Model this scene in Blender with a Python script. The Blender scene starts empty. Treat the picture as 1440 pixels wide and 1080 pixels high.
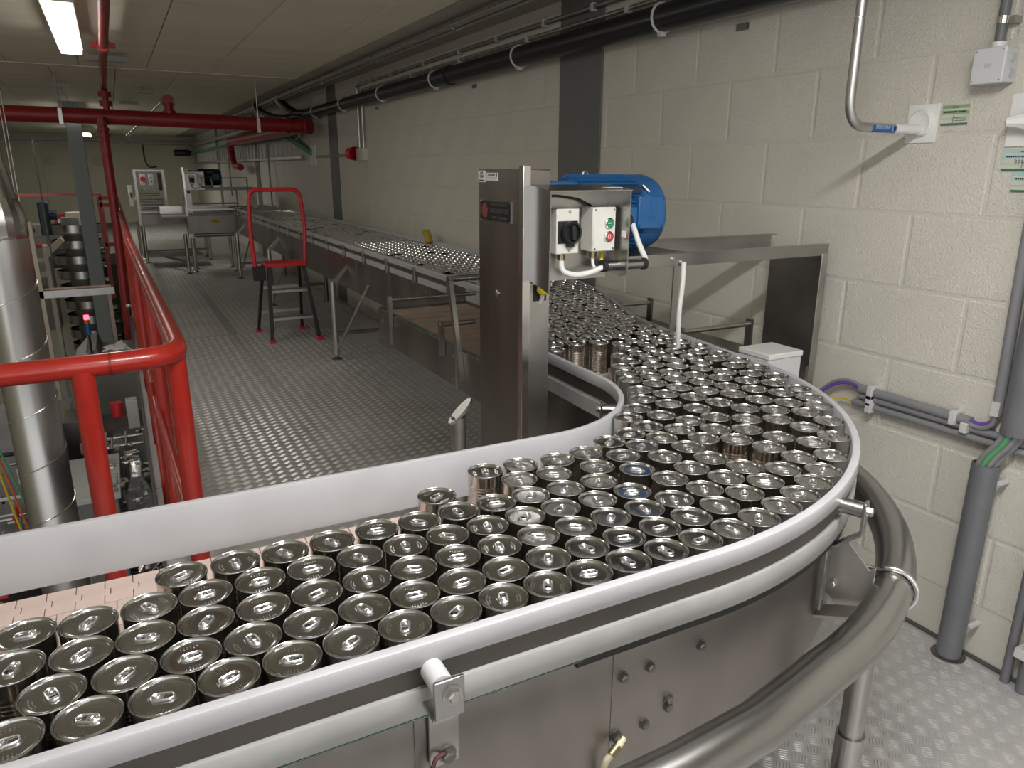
import bpy, bmesh, math, random
import numpy as np
from mathutils import Vector, Matrix
random.seed(7)
S = bpy.context.scene
COL = S.collection
PI = math.pi
R = math.radians

# ---------------------------------------------------------------- camera
CAM_Z = 1.56
cam_data = bpy.data.cameras.new('camera'); cam = bpy.data.objects.new('camera', cam_data); COL.objects.link(cam)
cam_data.sensor_width = 36.0; cam_data.lens = 36.0 * 1030.23 / 1440.0
cam_data.clip_start = 0.02; cam_data.clip_end = 120
_y, _p, _r = R(27.912), R(16.331), R(0.249)
_F = Vector((math.sin(_y) * math.cos(_p), math.cos(_y) * math.cos(_p), -math.sin(_p)))
_R0 = Vector((math.cos(_y), -math.sin(_y), 0)); _U0 = _R0.cross(_F)
_RR = _R0 * math.cos(_r) + _U0 * math.sin(_r); _UU = _U0 * math.cos(_r) - _R0 * math.sin(_r)
_M = Matrix((_RR, _UU, -_F)).transposed().to_4x4(); _M.translation = (0, 0, CAM_Z)
cam.matrix_world = _M
S.camera = cam

# ---------------------------------------------------------------- world, view
w = bpy.data.worlds.new('world'); S.world = w; w.use_nodes = True
bg = w.node_tree.nodes['Background']; bg.inputs[0].default_value = (1.0, 0.99, 0.985, 1); bg.inputs[1].default_value = 1.1
S.view_settings.view_transform = 'Standard'; S.view_settings.look = 'None'
S.view_settings.exposure = 0.16; S.view_settings.gamma = 1.0; S.view_settings.use_curve_mapping = False

# ---------------------------------------------------------------- lights (the tubes of the ceiling luminaires built below)
CEIL = 2.466
def area(name, loc, sx, sy, power, rot=(0, 0, 0), col=(1.0, 0.985, 0.96)):
    d = bpy.data.lights.new(name, 'AREA'); d.shape = 'RECTANGLE'; d.size = sx; d.size_y = sy; d.energy = power; d.color = col
    o = bpy.data.objects.new(name, d); COL.objects.link(o); o.location = loc; o.rotation_euler = rot
    return o
LAMPS = [  # x, y, z of the diffuser underside, length along x, length along y, power, glow of the diffuser
    (0.72, 0.50, 2.335, 1.20, 0.10, 28, 26),
    (-0.125, 5.45, 2.315, 0.13, 1.75, 6, 8),
    (0.30, -2.2, 2.335, 1.20, 0.10, 14, 22),
    (-0.35, 13.6, 2.27, 0.16, 1.5, 10, 10),
    (-2.6, 3.0, 2.315, 0.13, 1.75, 12, 10),  # unseen lamp added over the near hall as fill light
    (-2.6, 8.5, 2.315, 0.13, 1.75, 12, 10),  # likewise added out of view, fills the middle of the hall
    (-2.6, 15.0, 2.315, 0.13, 1.75, 16, 14),  # third added fill lamp, unseen, for the far hall
    (-0.35, 20.5, 2.27, 0.16, 1.5, 20, 14),
]
for i, (x, y, z, lx, ly, pw, gl) in enumerate(LAMPS):
    area('lamp_light', (x, y, z - 0.006), lx * .92, ly * .92, pw, col=(1.0, 0.99, 0.985) if i in (0, 2) else (1.0, 0.965, 0.82))

# ---------------------------------------------------------------- materials
MATS = {}
def mat(name, col, rough=0.5, metal=0.0, spec=0.5, noise=0.0, nscale=20.0, bump=0.0, bscale=60.0, aniso=None, emis=0.0,
        stain=None, trans=0.0, coat=0.0, detail=4.0, rvar=0.0):
    m = bpy.data.materials.new(name); m.use_nodes = True; nt = m.node_tree; N = nt.nodes; L = nt.links
    b = N['Principled BSDF']
    c4 = (col[0], col[1], col[2], 1)
    b.inputs['Base Color'].default_value = c4; b.inputs['Roughness'].default_value = rough
    b.inputs['Metallic'].default_value = metal; b.inputs['Specular IOR Level'].default_value = spec
    b.inputs['Transmission Weight'].default_value = trans; b.inputs['Coat Weight'].default_value = coat
    if emis:
        b.inputs['Emission Color'].default_value = c4; b.inputs['Emission Strength'].default_value = emis
    tc = N.new('ShaderNodeTexCoord')
    vec = tc.outputs['Object']
    if aniso:
        mp = N.new('ShaderNodeMapping'); mp.inputs['Scale'].default_value = aniso; L.new(vec, mp.inputs['Vector']); vec = mp.outputs[0]
    if noise or rvar:
        nz = N.new('ShaderNodeTexNoise'); nz.inputs['Scale'].default_value = nscale; nz.inputs['Detail'].default_value = detail
        L.new(vec, nz.inputs['Vector'])
        if noise:
            rp = N.new('ShaderNodeValToRGB'); L.new(nz.outputs['Fac'], rp.inputs[0])
            rp.color_ramp.elements[0].position = 0.3; rp.color_ramp.elements[1].position = 0.7
            d = stain if stain else (col[0] * (1 - noise), col[1] * (1 - noise), col[2] * (1 - noise))
            rp.color_ramp.elements[0].color = (d[0], d[1], d[2], 1)
            rp.color_ramp.elements[1].color = (min(1, col[0] * (1 + noise * .5)), min(1, col[1] * (1 + noise * .5)), min(1, col[2] * (1 + noise * .5)), 1)
            L.new(rp.outputs[0], b.inputs['Base Color'])
        if rvar:
            mr = N.new('ShaderNodeMapRange'); mr.inputs['To Min'].default_value = max(0.02, rough - rvar); mr.inputs['To Max'].default_value = rough + rvar
            L.new(nz.outputs['Fac'], mr.inputs['Value']); L.new(mr.outputs[0], b.inputs['Roughness'])
    if bump:
        nb = N.new('ShaderNodeTexNoise'); nb.inputs['Scale'].default_value = bscale; nb.inputs['Detail'].default_value = 3
        L.new(vec, nb.inputs['Vector'])
        bp = N.new('ShaderNodeBump'); bp.inputs['Strength'].default_value = bump; bp.inputs['Distance'].default_value = 0.004
        L.new(nb.outputs['Fac'], bp.inputs['Height']); L.new(bp.outputs[0], b.inputs['Normal'])
    MATS[name] = m
    return m
mat('steel', (.50, .485, .46), .34, 1.0, noise=.18, nscale=6, rvar=.08)
mat('steel_satin', (.39, .385, .38), .26, 1.0, noise=.06, nscale=5, rvar=.03)
mat('steel_panel', (.30, .278, .26), .38, 1.0, noise=.28, nscale=5, rvar=.1, aniso=(1, 1, .35), detail=6)
mat('steel_dark', (.24, .23, .22), .42, 1.0, noise=.25, nscale=5, rvar=.08)
mat('steel_bright', (.72, .71, .69), .2, 1.0)
mat('galv', (.55, .55, .54), .4, 1.0, noise=.15, nscale=15, rvar=.08)
mat('duct', (.56, .555, .54), .3, 1.0, noise=.15, nscale=4, rvar=.08, aniso=(1, 1, .3))
mat('tin_body', (.60, .575, .53), .2, 1.0, rvar=.05, nscale=12)
mat('tin_lid', (.55, .555, .555), .16, 1.0, rvar=.04, nscale=30)
mat('tin_tab', (.80, .80, .83), .28, 1.0)
mat('hdpe', (.42, .42, .44), .38, spec=.45, noise=.06, nscale=9, rvar=.06, bump=.02, bscale=200)
mat('strip_dark', (.11, .10, .09), .45, .7, noise=.15, nscale=6)
mat('hdpe_old', (.33, .33, .325), .5, noise=.15, nscale=10)
mat('chain_pink', (.56, .44, .39), .5, noise=.1, nscale=18)
mat('chain_dark', (.22, .16, .14), .6)
mat('belt_brown', (.33, .25, .20), .55, noise=.2, nscale=6)
mat('red_paint', (.40, .022, .014), .28, spec=.5, noise=.12, nscale=9, coat=.3)
mat('red_pipe', (.26, .012, .012), .4, noise=.2, nscale=10)
mat('red_plastic', (.55, .02, .03), .4)
mat('wall_paint', (.67, .645, .575), .55, spec=.35, noise=.05, nscale=2.5, bump=1.0, bscale=190)
mat('wall_joint', (.61, .585, .52), .6, bump=.6, bscale=110)
mat('wall_far', (.62, .60, .47), .6, noise=.05, nscale=1.5, bump=.2, bscale=60)
mat('pillar', (.155, .155, .155), .6, noise=.08, nscale=4, bump=.15, bscale=80)
mat('ceiling', (.80, .755, .61), .75, noise=.1, nscale=1.2, aniso=(.4, 3, 1), bump=.15, bscale=50)
mat('beam', (.40, .37, .32), .8, noise=.12, nscale=2, bump=.2, bscale=40)
mat('joint_strip', (.68, .64, .52), .7)
mat('hall_floor', (.24, .22, .20), .6, noise=.2, nscale=1.0)
mat('slab_edge', (.07, .07, .068), .6)
mat('pvc_grey', (.155, .16, .175), .45, spec=.4, noise=.08, nscale=10)
mat('conduit_grey', (.23, .23, .245), .45)
mat('clip_white', (.60, .60, .60), .45)
mat('black_pipe', (.012, .014, .018), .35, spec=.5)
mat('black', (.012, .012, .013), .4)
mat('rubber', (.015, .015, .015), .7)
mat('plastic_light', (.66, .65, .60), .42, noise=.04, nscale=12)
mat('plastic_white', (.74, .74, .74), .4)
mat('box_grey', (.62, .63, .65), .45)
mat('paper', (.80, .80, .79), .7)
mat('blue_motor', (.018, .10, .27), .38, spec=.5, noise=.12, nscale=10)
mat('blue_dark', (.008, .02, .05), .4)
mat('blue_label', (.03, .10, .35), .5)
mat('blue_light', (.20, .30, .62), .5)
mat('green', (.02, .22, .10), .4)
mat('green_cable', (.10, .30, .14), .5)
mat('green_tag', (.25, .38, .22), .6)
mat('tag_pale', (.58, .62, .52), .6)
mat('tag_blue', (.42, .58, .60), .6)
mat('green_dark', (.06, .17, .10), .6)
mat('ink', (.02, .02, .02), .7)
mat('yellow', (.62, .47, .02), .45)
mat('yellow_dirty', (.42, .30, .02), .5)
mat('purple', (.13, .06, .30), .5)
mat('orange', (.6, .12, .02), .5)
mat('cream_hose', (.62, .56, .38), .5)
mat('white_cable', (.72, .72, .70), .45)
mat('brass', (.32, .27, .16), .4, 1.0)
mat('brown_wire', (.10, .035, .03), .5)
mat('glass_edge', (.006, .06, .03), .2, spec=.6)
mat('machine_grey', (.20, .20, .19), .5, noise=.1, nscale=5)
mat('machine_light', (.50, .51, .52), .45)
mat('column_grey', (.30, .33, .33), .6)
mat('cream', (.55, .51, .42), .6)
mat('led_red', (1, .05, .08), .4, emis=6)
mat('name_dark', (.010, .010, .012), .4)
mat('name_text', (.08, .08, .085), .5)
mat('name_red', (.25, .05, .055), .5)
for _e in (26, 8, 22, 7, 14, 10): mat('diffuser_%d' % _e, (1, .975, .92), .5, emis=float(_e))
mat('lamp_body', (.55, .54, .48), .5)
mat('acrylic', (.75, .76, .78), .08, trans=.85, spec=.5)
mat('label_yellow', (.55, .50, .03), .5)

def tread(name):
    m = bpy.data.materials.new(name); m.use_nodes = True; nt = m.node_tree; N = nt.nodes; L = nt.links; b = N['Principled BSDF']
    b.inputs['Metallic'].default_value = .35; b.inputs['Roughness'].default_value = .38
    tc = N.new('ShaderNodeTexCoord'); sep = N.new('ShaderNodeSeparateXYZ')
    rot = N.new('ShaderNodeMapping'); rot.inputs['Scale'].default_value = (1 / .0428, 1 / .0428, 1); rot.inputs['Rotation'].default_value = (0, 0, R(45))
    L.new(tc.outputs['Object'], rot.inputs['Vector']); L.new(rot.outputs[0], sep.inputs[0])
    def M(op, a, bb=None, c=None):
        n = N.new('ShaderNodeMath'); n.operation = op
        for i, v in enumerate((a, bb, c)):
            if v is None: continue
            if isinstance(v, (int, float)): n.inputs[i].default_value = v
            else: L.new(v, n.inputs[i])
        return n.outputs[0]
    x, y = sep.outputs[0], sep.outputs[1]
    par = M('MODULO', M('ADD', M('FLOOR', x), M('ADD', M('FLOOR', y), 1000.0)), 2.0)
    fx, fy = M('FRACT', x), M('FRACT', y)
    u = M('ADD', M('MULTIPLY', fx, par), M('MULTIPLY', fy, M('SUBTRACT', 1.0, par)))    # across the bars
    v = M('ADD', M('MULTIPLY', fy, par), M('MULTIPLY', fx, M('SUBTRACT', 1.0, par)))    # along the bars
    bars = M('SINE', M('MULTIPLY', u, 5 * 2 * PI))
    bars = M('MULTIPLY', M('ADD', M('MULTIPLY', bars, -1.0), 0.2), 1.0)
    bars = M('MAXIMUM', bars, 0.0)
    e = M('MULTIPLY', M('MULTIPLY', v, M('SUBTRACT', 1.0, v)), 4.0)
    msk = M('MINIMUM', M('MAXIMUM', M('MULTIPLY', M('SUBTRACT', e, .22), 5.0), 0.0), 1.0)
    h = M('MULTIPLY', bars, msk)
    bp = N.new('ShaderNodeBump'); bp.inputs['Strength'].default_value = 1.0; bp.inputs['Distance'].default_value = .0022
    L.new(h, bp.inputs['Height']); L.new(bp.outputs[0], b.inputs['Normal'])
    nz = N.new('ShaderNodeTexNoise'); nz.inputs['Scale'].default_value = 3; nz.inputs['Detail'].default_value = 6; L.new(tc.outputs['Object'], nz.inputs['Vector'])
    rp = N.new('ShaderNodeValToRGB'); rp.color_ramp.elements[0].position = .3; rp.color_ramp.elements[1].position = .7
    rp.color_ramp.elements[0].color = (.50, .49, .49, 1); rp.color_ramp.elements[1].color = (.64, .63, .63, 1)
    L.new(nz.outputs['Fac'], rp.inputs[0]); L.new(rp.outputs[0], b.inputs['Base Color'])
    mr = N.new('ShaderNodeMapRange'); mr.inputs['To Min'].default_value = .30; mr.inputs['To Max'].default_value = .5
    L.new(nz.outputs['Fac'], mr.inputs['Value']); L.new(mr.outputs[0], b.inputs['Roughness'])
    MATS[name] = m
tread('tread')
mat('tread_plain', (.56, .55, .55), .38, .35, noise=.16, nscale=3, rvar=.08, detail=6)
mat('tread_bar', (.62, .61, .61), .32, .45)

# ---------------------------------------------------------------- helpers
def V(*a): return Vector(a)
class MB:
    def __init__(s): s.v = []; s.f = []
    def add(s, vs, fs):
        o = len(s.v); s.v += [tuple(p) for p in vs]; s.f += [tuple(i + o for i in f) for f in fs]; return s
    def box(s, x0, x1, y0, y1, z0, z1):
        return s.add([(x0, y0, z0), (x1, y0, z0), (x1, y1, z0), (x0, y1, z0), (x0, y0, z1), (x1, y0, z1), (x1, y1, z1), (x0, y1, z1)],
                     [(0, 3, 2, 1), (4, 5, 6, 7), (0, 1, 5, 4), (1, 2, 6, 5), (2, 3, 7, 6), (3, 0, 4, 7)])
    def bar(s, p0, p1, wid, hgt, up=(0, 0, 1)):
        p0, p1 = Vector(p0), Vector(p1); d = (p1 - p0).normalized(); u = Vector(up)
        sd = d.cross(u)
        if sd.length < 1e-5: sd = d.cross(Vector((1, 0, 0)))
        sd.normalize(); u = sd.cross(d); a = sd * wid / 2; b = u * hgt / 2
        vs = [p0 - a - b, p0 + a - b, p0 + a + b, p0 - a + b, p1 - a - b, p1 + a - b, p1 + a + b, p1 - a + b]
        return s.add(vs, [(0, 1, 2, 3), (7, 6, 5, 4), (0, 4, 5, 1), (1, 5, 6, 2), (2, 6, 7, 3), (3, 7, 4, 0)])
    def cyl(s, p0, p1, r0, r1=None, n=16, caps=True):
        p0, p1 = Vector(p0), Vector(p1); r1 = r0 if r1 is None else r1; d = (p1 - p0).normalized()
        a = d.orthogonal().normalized(); b = d.cross(a)
        vs = []
        for p, r in ((p0, r0), (p1, r1)):
            for i in range(n):
                t = 2 * PI * i / n; vs.append(p + a * (r * math.cos(t)) + b * (r * math.sin(t)))
        fs = [(i, (i + 1) % n, n + (i + 1) % n, n + i) for i in range(n)]
        if caps: fs += [tuple(range(n - 1, -1, -1)), tuple(range(n, 2 * n))]
        return s.add(vs, fs)
    def hexbolt(s, p, d, r=.009, h=.007):
        p, d = Vector(p), Vector(d).normalized()
        s.cyl(p, p + d * .0015, r * 1.25, n=16); s.cyl(p + d * .0015, p + d * h, r, n=6)
        return s.cyl(p + d * h, p + d * (h + .0012), r * .8, r * .6, n=6)
    def tube(s, path, r, n=12, caps=True, closed=False):
        P = [Vector(p) for p in path]; m = len(P); rad = r if isinstance(r, (list, tuple)) else [r] * m
        T = []
        for i in range(m):
            if closed: t = P[(i + 1) % m] - P[i - 1]
            else: t = P[min(i + 1, m - 1)] - P[max(i - 1, 0)]
            T.append(t.normalized())
        a = T[0].orthogonal().normalized(); vs = []
        for i in range(m):
            a = (a - T[i] * a.dot(T[i]))
            if a.length < 1e-6: a = T[i].orthogonal()
            a.normalize(); b = T[i].cross(a)
            for k in range(n):
                t = 2 * PI * k / n; vs.append(P[i] + a * (rad[i] * math.cos(t)) + b * (rad[i] * math.sin(t)))
        fs = []
        for i in range(m if closed else m - 1):
            j = (i + 1) % m
            fs += [(i * n + k, i * n + (k + 1) % n, j * n + (k + 1) % n, j * n + k) for k in range(n)]
        if caps and not closed: fs += [tuple(range(n - 1, -1, -1)), tuple(range((m - 1) * n, m * n))]
        return s.add(vs, fs)
    def lathe(s, prof, n=24, c=(0, 0, 0), axis=(0, 0, 1)):
        ax = Vector(axis).normalized(); a = ax.orthogonal().normalized(); b = ax.cross(a); c = Vector(c); vs = []; fs = []
        for r, z in prof:
            for k in range(n):
                t = 2 * PI * k / n; vs.append(c + ax * z + a * (r * math.cos(t)) + b * (r * math.sin(t)))
        for i in range(len(prof) - 1):
            fs += [(i * n + k, i * n + (k + 1) % n, (i + 1) * n + (k + 1) % n, (i + 1) * n + k) for k in range(n)]
        return s.add(vs, fs)
    def prism(s, pts, ext):
        e = Vector(ext); n = len(pts); vs = [Vector(p) for p in pts] + [Vector(p) + e for p in pts]
        fs = [tuple(range(n - 1, -1, -1)), tuple(range(n, 2 * n))] + [(i, (i + 1) % n, n + (i + 1) % n, n + i) for i in range(n)]
        return s.add(vs, fs)
    def sweep(s, path, prof, closed_ends=True):
        # path: list of ((x, y), (nx, ny)); prof: closed list of (offset along the normal, z)
        n = len(prof); vs = []
        for (x, y), (nx, ny) in path:
            for o, z in prof: vs.append((x + nx * o, y + ny * o, z))
        m = len(path); fs = []
        for i in range(m - 1):
            fs += [(i * n + k, i * n + (k + 1) % n, (i + 1) * n + (k + 1) % n, (i + 1) * n + k) for k in range(n)]
        if closed_ends: fs += [tuple(range(n - 1, -1, -1)), tuple(range((m - 1) * n, m * n))]
        return s.add(vs, fs)
    def mesh(s, name, m, smooth=40):
        me = bpy.data.meshes.new(name); me.from_pydata(s.v, [], s.f); me.validate()
        bm = bmesh.new(); bm.from_mesh(me); bmesh.ops.recalc_face_normals(bm, faces=bm.faces[:]); bm.to_mesh(me); bm.free()
        me.materials.append(MATS[m])
        if smooth:
            me.polygons.foreach_set('use_smooth', [True] * len(me.polygons)); me.set_sharp_from_angle(angle=R(smooth))
        me.update(); return me
    def build(s, name, m, parent=None, smooth=40, bev=0, label=None, segs=2):
        o = bpy.data.objects.new(name, s.mesh(name, m, smooth)); COL.objects.link(o)
        if parent is not None:
            o.parent = parent; o.matrix_parent_inverse = Matrix.Translation(-parent.location) if parent.type == 'EMPTY' else Matrix()
        if bev:
            b = o.modifiers.new('bevel', 'BEVEL'); b.width = bev; b.segments = segs; b.limit_method = 'ANGLE'; b.angle_limit = R(40)
        if label: o['label'] = label
        return o
def tag(o, label, cat, group=None, kind=None):
    o['label'] = label; o['category'] = cat
    if group: o['group'] = group
    if kind: o['kind'] = kind
    return o
def thing(name, label, cat, loc=(0, 0, 0), group=None, kind=None):
    o = bpy.data.objects.new(name, None); o.empty_display_size = .05; COL.objects.link(o); o.location = loc
    return tag(o, label, cat, group, kind)
def struct(o, label=None, cat=None):
    o['kind'] = 'structure'
    if label: o['label'] = label
    if cat: o['category'] = cat
    return o
def rbox(x0, x1, y0, y1, z0, z1): return MB().box(x0, x1, y0, y1, z0, z1)
def arc(c, r, a0, a1, n, ax=0):
    out = []
    for i in range(n + 1):
        t = R(a0 + (a1 - a0) * i / n); out.append((c[0] + r * math.cos(t), c[1] + r * math.sin(t)))
    return out
def fillet(pts, r, n=6):        # round the corners of a 3-D polyline
    P = [Vector(p) for p in pts]; out = [P[0]]
    for i in range(1, len(P) - 1):
        a = (P[i - 1] - P[i]); b = (P[i + 1] - P[i]); ra = min(r, a.length * .49, b.length * .49)
        p0 = P[i] + a.normalized() * ra; p1 = P[i] + b.normalized() * ra
        for k in range(n + 1):
            t = k / n; out.append(p0 * (1 - t) ** 2 + P[i] * 2 * t * (1 - t) + p1 * t * t)
    out.append(P[-1]); return out
_fonts = {}
def text(name, s, size, loc, xdir, ydir, m, parent, depth=.0004, align='CENTER', squeeze=1.0):
    cu = bpy.data.curves.new(name, 'FONT'); cu.body = s; cu.size = size; cu.extrude = depth; cu.align_x = align; cu.align_y = 'CENTER'; cu.resolution_u = 2
    o = bpy.data.objects.new(name, cu); COL.objects.link(o)
    me = bpy.data.meshes.new_from_object(o); bpy.data.objects.remove(o); bpy.data.curves.remove(cu)
    X = Vector(xdir).normalized(); Y = Vector(ydir).normalized(); Zd = X.cross(Y)
    T = Matrix((X * squeeze, Y, Zd)).transposed().to_4x4(); T.translation = Vector(loc)
    me.transform(T); me.materials.clear(); me.materials.append(MATS[m])
    ob = bpy.data.objects.new(name, me); COL.objects.link(ob)
    if parent is not None:
        ob.parent = parent; ob.matrix_parent_inverse = Matrix.Translation(-parent.location) if parent.type == 'EMPTY' else Matrix()
    return ob
def copy_tree(o, parent=None, delta=None):
    c = o.copy(); COL.objects.link(c)
    if parent is not None:
        inv = o.matrix_parent_inverse.copy(); c.parent = parent; c.matrix_parent_inverse = inv
    for ch in list(o.children): copy_tree(ch, c)
    return c

# ================================================================ SETTING
XW = 2.35                     # face of the right wall
BACK = 25.0; REAR = -3.2; LEFT = -7.0; LOW = -3.3
def S_(name, mb, m, parent=None, label=None, **k):
    o = mb.build(name, m, parent, **k)
    if parent is None: struct(o, label)
    return o
fl = S_('floor', rbox(0.0, XW + .02, REAR, 7.5, -.012, 0), 'tread_plain', label='aluminium tread plate floor of the raised walkway', smooth=0)
S_('far_plate', rbox(0.0, XW + .02, 7.5, BACK, -.012, 0), 'tread', fl, smooth=0)
# raised bars of the tread plate where they can be made out, five to a cell
def tread_bars():
    c = .0428; q = 2 ** -.5; out = []
    n = 120
    ii, jj = np.meshgrid(np.arange(-160, 240), np.arange(-160, 240), indexing='ij'); ii, jj = ii.ravel(), jj.ravel()
    u, v = (ii + .5) * c, (jj + .5) * c; X, Y = (u + v) * q, (u - v) * q
    ok = ((X > .04) & (X < 2.32) & (Y > 2.0) & (Y < 7.46)) | ((X > .9) & (X < 2.32) & (Y > .3) & (Y < 2.0))
    ii, jj, u, v = ii[ok], jj[ok], u[ok], v[ok]
    L, W_, h = .0155, .0026, .0013
    loc = np.array([(-L, 0, 0), (L, 0, 0), (-L * .55, -W_, 0), (L * .55, -W_, 0), (-L * .55, W_, 0), (L * .55, W_, 0), (-L * .5, 0, h), (L * .5, 0, h)])
    fs = np.array([(2, 3, 7), (2, 7, 6), (5, 4, 6), (5, 6, 7), (0, 2, 6), (0, 6, 4), (3, 1, 7), (1, 5, 7)])
    V_, F_ = [], []; even = ((ii + jj) % 2 == 0); base = 0
    for k in range(-2, 3):
        a = np.where(even[:, None], loc[:, 0][None] + u[:, None], loc[:, 1][None] + u[:, None] + k * .0086)
        b = np.where(even[:, None], loc[:, 1][None] + v[:, None] + k * .0086, loc[:, 0][None] + v[:, None])
        xx, yy = (a + b) * q, (a - b) * q; zz = np.broadcast_to(loc[:, 2][None], xx.shape)
        V_.append(np.stack([xx, yy, zz], -1).reshape(-1, 3)); m = len(u)
        F_.append((fs[None] + (np.arange(m) * 8)[:, None, None] + base).reshape(-1, 3)); base += m * 8
    V_, F_ = np.concatenate(V_), np.concatenate(F_)
    me = bpy.data.meshes.new('tread_bars'); me.from_pydata(V_.tolist(), [], F_.tolist())
    bm = bmesh.new(); bm.from_mesh(me); bmesh.ops.recalc_face_normals(bm, faces=bm.faces[:]); bm.to_mesh(me); bm.free()
    me.materials.append(MATS['tread_bar']); o = bpy.data.objects.new('tread_bars', me); COL.objects.link(o); o.parent = fl; o['kind'] = 'stuff'
tread_bars()
for y in (3.86, 6.36): S_('plate_seam', rbox(0.0, 2.33, y - .0015, y + .0015, -.001, .0006), 'slab_edge', fl, smooth=0)
S_('baseboard_right', rbox(XW - .016, XW, REAR, 7.5, 0, .010), 'slab_edge', label='dark dirty sealant line where the tread floor meets the wall', smooth=0, bev=.003)
S_('floor_slab', rbox(0.0, XW + .02, REAR, BACK, -.22, -.012), 'slab_edge', fl, smooth=0)
S_('floor_lower', rbox(LEFT, XW, REAR, BACK, LOW - .1, LOW), 'hall_floor', label='grey floor of the machine hall below the walkway', smooth=0)
# wall of blocks: recessed joint plane, every block its own piece
wr = S_('wall_right', rbox(XW - .0015, XW + .2, REAR, BACK, LOW, 2.72), 'wall_joint', label='cream painted block wall along the walkway', smooth=0)
def block_mesh(L, Hh, name, mm):
    b = .007; t = .006; mb = MB(); mb.box(-.004, .0, -L / 2 + .002, L / 2 - .002, -Hh / 2 + .002, Hh / 2 - .002)
    bm = MB(); y, z = L / 2 - .0035, Hh / 2 - .0035
    bm.add([(0, -y, -z), (0, y, -z), (0, y, z), (0, -y, z), (-.0022, -y + b, -z + b), (-.0022, y - b, -z + b), (-.0022, y - b, z - b), (-.0022, -y + b, z - b)],
           [(4, 7, 6, 5), (0, 4, 5, 1), (1, 5, 6, 2), (2, 6, 7, 3), (3, 7, 4, 0)])
    return bm.mesh(name, mm, smooth=0)
BL, BH = .447, .248
blk = block_mesh(BL, BH, 'block', 'wall_paint'); blk_h = block_mesh(BL / 2, BH, 'half_block', 'wall_paint')
nblk = 0
for r in range(10):
    zc = 1.919 + BH * 2 - BH * r - BH / 2
    odd = (r % 2)
    # vertical joints read off the wall: 2.70/2.256 in one course, 2.93/2.48 in the next
    off = 2.70 if r % 2 == 1 else 2.93
    k0 = math.floor((0.30 - off) / BL); y = off + k0 * BL
    while y < 7.6:
        yc = y + BL / 2
        if not (yc + BL / 2 > 3.43 and yc - BL / 2 < 3.85) and zc + BH / 2 < 2.47 and zc - BH / 2 > -.05:
            o = bpy.data.objects.new('block', blk); COL.objects.link(o); o.parent = wr
            o.location = (XW - .0015 + random.uniform(-.0006, .0006), yc, zc); nblk += 1
        y += BL
# pieces of block left and right of the painted pillar
for r in range(10):
    zc = 1.919 + BH * 2 - BH * r - BH / 2
    if zc + BH / 2 > 2.47 or zc - BH / 2 < -.05: continue
    off = 2.70 if r % 2 == 1 else 2.93
    k0 = math.floor((3.43 - off) / BL); y0 = off + k0 * BL
    for (a, b_) in ((y0, 3.43), (3.85, off + (math.floor((3.85 - off) / BL) + 1) * BL)):
        if b_ - a > .04:
            o = bpy.data.objects.new('block', block_mesh(b_ - a, BH, 'cut_block', 'wall_paint')); COL.objects.link(o); o.parent = wr; o.location = (XW - .0015, (a + b_) / 2, zc)
S_('far_face', rbox(XW - .004, XW, 7.75, BACK, 0, 2.6), 'wall_paint', wr, smooth=0)
for i, (y0, y1) in enumerate(((3.43, 3.85), (8.68, 9.05), (13.9, 14.3), (19.2, 19.6))):
    S_('pillar', rbox(XW - .012, XW + .05, y0, y1, 0, 2.466), 'pillar', label=None, smooth=0, bev=.003)
for o in [o for o in COL.objects if o.name.startswith('pillar')]:
    struct(o, 'dark grey painted pillar standing flush in the cream block wall', 'pillar'); o['group'] = 'grey pillars in the block wall'
wb = S_('wall_back', rbox(LEFT, XW, BACK, BACK + .15, LOW, 2.72), 'wall_far', label='cream wall closing the far end of the hall', smooth=0)
S_('wall_left', rbox(LEFT - .15, LEFT, REAR, BACK, LOW, 2.72), 'wall_far', label='far side wall of the machine hall', smooth=0)
for x in (-1.62, -.86):
    S_('seam', rbox(x - .012, x + .012, BACK - .02, BACK, .2, 2.03), 'steel_dark', wb, smooth=0)
for x in (-1.45, -.28):
    S_('notice', rbox(x - .14, x + .14, BACK - .01, BACK, 1.6, 1.86), 'cream', wb, smooth=0)
# ceiling of precast panels
ce = S_('ceiling', rbox(LEFT, XW, REAR, BACK, CEIL + .03, CEIL + .2), 'beam', label='olive beige ceiling of long concrete panels', smooth=0)
PW = .56
for (ya, yb, x0) in ((REAR, 8.36, .44), (8.47, 16.6, .18), (16.7, BACK, .44)):
    k = math.floor((-2.6 - x0) / PW); x = x0 + k * PW
    while x < 1.86:
        a, b_ = x + .003, min(x + PW - .003, 1.862)
        if b_ - a > .03: S_('panel', rbox(a, b_, ya, yb, CEIL, CEIL + .035), 'ceiling', ce, smooth=0, bev=.004)
        x += PW
    S_('panel', rbox(LEFT, x0 + k * PW - .003, ya, yb, CEIL, CEIL + .035), 'ceiling', ce, smooth=0)
for y in (8.36, 16.6):
    S_('joint_strip', rbox(LEFT, 1.86, y + .012, y + .10, CEIL - .006, CEIL + .03), 'joint_strip', ce, smooth=0, bev=.004)
S_('trim_1', rbox(1.872, XW, REAR, BACK, CEIL - .004, CEIL + .2), 'beam', label='grey concrete beam where the ceiling meets the block wall', smooth=0)
S_('trim_2', rbox(-.012, 0.0, REAR, BACK, -.22, .10), 'slab_edge', label='dark kick plate along the open edge of the walkway', smooth=0)

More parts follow.
